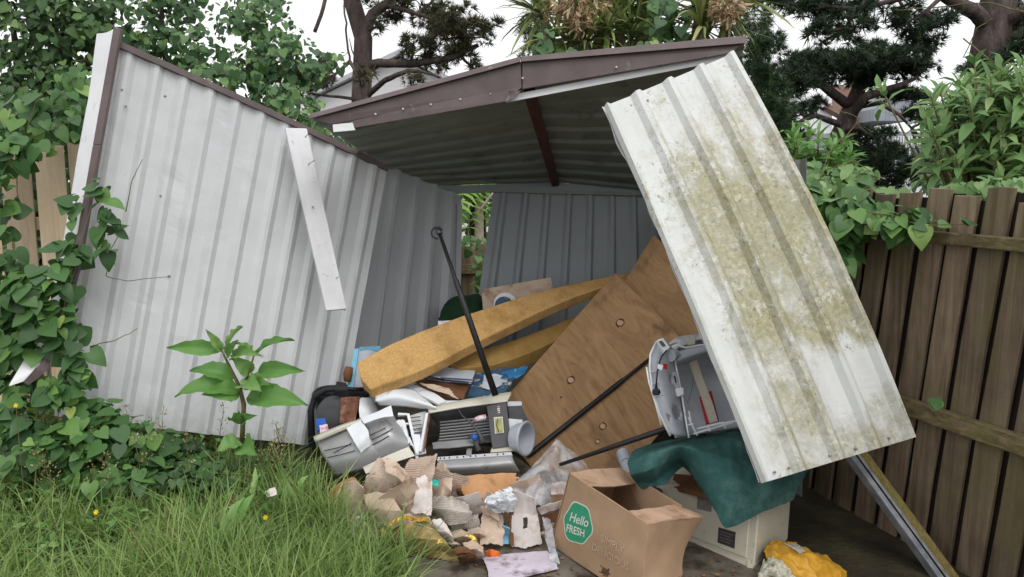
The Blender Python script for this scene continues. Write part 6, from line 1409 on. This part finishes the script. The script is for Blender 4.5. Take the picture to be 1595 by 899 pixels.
creeper('creeper', 'dark creeper over the board fence in the gap', [(735, 378, 6.8, 34, 14, .1), (748, 430, 6.75, 20, 50, .06)], 60, 'ivy', .07, foot=Vector((-.3, 6.8, 0)))
# hedge closing the view behind everything
creeper('hedge', 'dark hedge far behind the collapsed shed', [(700, 250, 12, 200, 60, .6), (950, 250, 12, 200, 70, .6), (420, 260, 12, 200, 60, .6), (740, 330, 11, 70, 50, .6), (0, 240, 12, 260, 90, .8), (-380, 240, 11, 260, 120, .8), (-760, 240, 10, 260, 140, .8)], 34, 'hedge', .2, tpl=OVAL, cat='hedge', foot=W(800, 330, 12), gap=.1)

# ------------------------------------------------------------------ the tall weed by the wall
wd = thing('weed_plant', 'tall broad leaved weed growing in front of the pale wall', 'weed', G(372, 715, .12))
D6 = 3.78
m = MB(); m.tube([G(375, 722, .08), W(378, 670, D6), W(380, 630, D6), W(372, 600, D6), W(358, 572, D6), W(345, 545, D6)], [.013, .012, .011, .009, .007, .004], 8)
m.tube([W(376, 605, D6), W(388, 580, D6 - .02), W(396, 552, D6 - .02)], [.008, .006, .004], 6); m.build('stem', M['stem'], wd, smooth=True)
def bigleaf(base, tip, wid, mat, parent, droop=.03, d0=0., d1=-.05, up=.5, sd=1):
    b, t_ = W(*base, D6 + d0), W(*tip, D6 + d1); ax = t_ - b; L = ax.length; side = ax.cross(Vector((0, -1, up))).normalized(); n = side.cross(ax).normalized()
    if n.dot(Vector((0, -.6, 1))) < 0: n = -n
    us = [i / 6 * 2 - 1 for i in range(7)]; vs = [j / 14 for j in range(15)]
    def fn(u, v):
        w = wid * (math.sin(math.pi * v ** .78) ** .9 * .5 + .004) * (1 - .25 * v) * (1 + .05 * math.sin(v * 40 + sd))
        wav = .006 * math.sin(v * 19 + sd * 2 + u) * abs(u)
        return b + ax * v + side * (u * w) + n * (abs(u) * w * .30 - .012 * (1 - abs(u)) + wav + droop * 4 * v * (1 - v) - droop * v * v)
    mm = MB(); mm.grid(fn, us, vs); return mm
BIG = [((346, 546), (258, 540), .075, .02), ((346, 548), (322, 514), .045, .01), ((350, 545), (372, 506), .06, .01), ((352, 556), (368, 530), .05, .0), ((366, 590), (296, 572), .09, .035), ((374, 612), (272, 606), .13, .05), ((374, 612), (318, 612), .10, .03),
       ((380, 600), (402, 604), .10, .03), ((384, 588), (404, 612), .095, .03), ((392, 580), (362, 556), .075, .03), ((396, 552), (372, 532), .04, .01), ((397, 550), (452, 524), .06, .02), ((400, 580), (470, 576), .085, .03), ((384, 620), (476, 626), .125, .03), ((384, 606), (420, 596), .07, .02), ((376, 660), (356, 646), .06, .02), ((380, 660), (392, 646), .06, .02), ((376, 690), (338, 700), .10, .02), ((378, 690), (396, 706), .11, .02), ((360, 560), (400, 548), .07, .03)]
BIG = [(b, t_, w_ * 1.12, dr) for b, t_, w_, dr in BIG]
for i, (b, t_, w_, dr) in enumerate(BIG):
    o = bigleaf(b, t_, w_, None, None, dr, 0, -.05 - .03 * (i % 4), .5 + .5 * (i % 3), i)
    ob = o.build('leaf', M['weed'], wd, smooth=True)
    a = ob.data.attributes.new('rnd', 'FLOAT', 'POINT'); val = random.uniform(.2, .75) if i not in (1, 2, 10) else .95
    a.data.foreach_set('value', np.full(len(ob.data.vertices), val, dtype=np.float32))

# ------------------------------------------------------------------ grass
def grass(n, region, hmin, hmax, lean=.5, wmin=.003, wmax=.007, clump=None, droop=1.0):
    x0, x1, y0, y1 = region; B = np.empty((0, 2))
    while len(B) < n:
        c = np.column_stack([rng.uniform(x0, x1, n), rng.uniform(y0, y1, n)])
        lim = np.minimum(-.60 - .74 * (c[:, 1] - 3.1) + .05 * np.sin(c[:, 1] * 9), -.46)          # where the path begins
        keep = (c[:, 0] < lim + rng.normal(size=n) * .06) & (rng.random(n) < .55 + .45 * np.sin(c[:, 0] * 7 + 1) * np.sin(c[:, 1] * 8))
        B = np.concatenate([B, c[keep]])
    B = B[:n]; z = np.array([gh(a, b) for a, b in B]); az = rng.uniform(0, 2 * math.pi, n)
    big = np.array([.5 + .5 * noise.noise(Vector((a * 2.2, b * 2.2, 5))) for a, b in B])
    h = rng.uniform(hmin, hmax, n) * (.6 + .8 * big) * .86 * np.clip(1.25 - .36 * (B[:, 1] - 2.4), .45, 1.1); ln = lean * h * rng.uniform(.2, 1.5, n); wd_ = rng.uniform(wmin, wmax, n)
    D = np.column_stack([np.cos(az), np.sin(az), np.zeros(n)]); Sd = np.column_stack([-np.sin(az), np.cos(az), np.zeros(n)])
    tw = rng.uniform(-1, 1, (n, 1)); Sd = nrm(Sd + D * tw)
    base = np.column_stack([B, z - .01]); V = []
    for s_, w_ in ((0, 1), (.35, .95), (.7, .7), (1, .12)):
        c = base + D * (ln * s_ ** 1.8)[:, None]; c[:, 2] += h * (s_ - droop * .28 * s_ ** 3 * (ln / h))
        V += [c - Sd * (wd_ * w_ * .5)[:, None], c + Sd * (wd_ * w_ * .5)[:, None]]
    V = np.stack(V, 1).reshape(-1, 3); b8 = (np.arange(n) * 8)[:, None]
    f = np.concatenate([b8 + np.array([k, k + 1, k + 3, k + 2])[None] for k in (0, 2, 4)])
    return V, f, np.repeat(np.clip(rng.beta(2, 2.2, n) * .9 + .25 * (big - .5), 0, 1), 8)
parts = [grass(19000, (-4.4, -.15, 2.1, 4.5), .10, .28, .7), grass(7000, (-2.6, -.15, 2.0, 3.6), .2, .42, .8, .004, .009, droop=1.6), grass(2600, (-1.4, -.2, 2.3, 3.9), .28, .5, .6, .004, .009, droop=1.2)]
V, f, rr, off = [], [], [], 0
for a, b, c in parts: V.append(a); f.append(b + off); rr.append(c); off += len(a)
o = np_mesh('grass', np.concatenate(V), [np.concatenate(f)], M['grass'], None, origin=(-1.5, 3.2, 0), rnd=np.concatenate(rr)); o['kind'] = 'stuff'
# straw lying among the blades, and low broad leaved weeds
Vs, fs_, rs_ = grass(900, (-3.0, -.2, 2.2, 4.3), .08, .30, 1.3, .002, .004, droop=2.2)
o = np_mesh('straw', Vs, [fs_], M['deadgrass'], None, origin=(-1.5, 3.2, 0), rnd=rng.random(len(Vs))); o['kind'] = 'stuff'
k = 2600; cx = np.column_stack([rng.uniform(-2.9, -.5, k), rng.uniform(2.5, 4.3, k)])
kk = np.array([noise.noise(Vector((a * 1.7, b * 1.7, 8))) > .02 and a < -.6 - .72 * (b - 3.1) for a, b in cx]); cx = cx[kk]
P = np.column_stack([cx, [gh(a, b) for a, b in cx]]); P[:, 2] += rng.uniform(.04, .16, len(P))
o = leaves('ground_cover', P, rng.normal(size=P.shape) * np.array([1, 1, .3]), rng.normal(size=P.shape) * .3 + np.array([0, -.3, 1]), rng.uniform(.025, .06, len(P)), OVAL, M['weed'], None, origin=(-1.5, 3.2, 0)); o['kind'] = 'stuff'
# stray grass at the foot of the fence and far ground cover
# seeding stalks
def stalks(name, label, spots, mat, group):
    for i, (x, y, h) in enumerate(spots):
        b = G(x, y, .12); b.z = gh(b.x, b.y)
        t = thing(name, label, 'weed', b, group)
        top = b + Vector((random.uniform(-.08, .08), random.uniform(-.08, .05), h)); pts = wob(b, top, 6, .05, i + 1.5)
        m = MB(); m.tube(pts, [.0028, .0026, .0024, .002, .0018, .0014, .001], 4); m.build('stem', M['stem'], t)
        n = 42; k = rng.uniform(.5, 1, n); P = np.array([list(pts[min(6, int(q * 6))].lerp(pts[min(6, int(q * 6) + 1)], q * 6 - int(q * 6))) for q in k])
        sp = .022 if mat == 'seed' else .010
        u = rng.normal(size=(n, 3)); P = P + u * sp * (1.15 - k)[:, None] * 2
        leaves('seed_head', P, u + np.array([0, 0, 1]), rng.normal(size=(n, 3)), rng.uniform(.008, .016, n), OVAL, M[mat], t)
sp1 = [(random.uniform(20, 470), random.uniform(735, 800), random.uniform(.22, .42)) for k in range(34)]
stalks('grass_stalk', 'thin seeding grass stalk standing in the long grass before the wall', sp1, 'seed', 'seeding grass stalks')
sp2 = [(240, 890, .3), (255, 880, .34), (272, 895, .26), (285, 885, .3), (376, 850, .3), (300, 905, .24)]
stalks('dock_stalk', 'reddish brown dock seed stalk in the long grass at the bottom edge', sp2, 'dock', 'reddish dock stalks')
# broad leaved weeds in the grass
for i, (x, y, n, L, lab) in enumerate(((400, 790, 15, .11, 'leafy weed with a yellow flower in the grass below the tall weed'), (350, 850, 12, .15, 'low broad leaved weed in the grass near the bottom edge'), (450, 790, 10, .10, 'pale leafy weed in the grass close to the gold foil wrap'))):
    c = G(x, y + 30, .1); c.z = gh(c.x, c.y); t = thing('broad_weed', lab, 'weed', c)
    a = rng.uniform(0, 6.28, n); el = rng.uniform(.3, 1.2, n)
    Y = np.column_stack([np.cos(a) * np.cos(el), np.sin(a) * np.cos(el), np.sin(el)])
    P = np.array(c)[None] + np.array([0, 0, .06]) + Y * rng.uniform(.0, .1, (n, 1)) + np.array([0, 0, 1]) * rng.uniform(0, .14, (n, 1))
    leaves('leaves', P, Y, np.array([0, -.3, 1]) + rng.normal(size=(n, 3)) * .2, L * rng.uniform(.6, 1.2, n), LANCE, M['weed'], t, curl=1)
    m = MB(); m.tube([c, c + Vector((0, 0, .24))], .004, 5); m.build('stem', M['stem'], t)
for (x, y, d, lab) in ((414, 806, 3.15, 'small yellow flower in the grass below the tall weed'), (150, 798, 3.1, 'small yellow flower in the grass at the lower left'), (25, 632, 3.4, 'small yellow flower among the ivy at the left edge')):
    p = W(x, y, d); t = thing('yellow_flower', lab, 'flower', Vector((p.x, p.y, gh(p.x, p.y))))
    m = MB(); m.tube([Vector((p.x, p.y, gh(p.x, p.y))), p], .0016, 4); m.build('stem', M['stem'], t)
    a = np.arange(6) * 1.047; Y = np.column_stack([np.cos(a), np.sin(a) * .5 - .2, np.sin(a) * .8 + .2])
    leaves('petals', np.repeat(np.array(p)[None], 6, 0), Y, np.repeat(np.array([[0, -1, .5]]), 6, 0), .012, OVAL, M['flower'], t)
m = MB(); m.net([[W(412, 763, 3.4), W(430, 760, 3.42)], [W(414, 771, 3.36), W(432, 769, 3.36)]], 8, 6, .012, 18, 3, .08, ext=.003)
tag(m.build('litter_wrapper', M['paperwhite']), 'pale litter wrapper lying in the grass', 'wrapper')
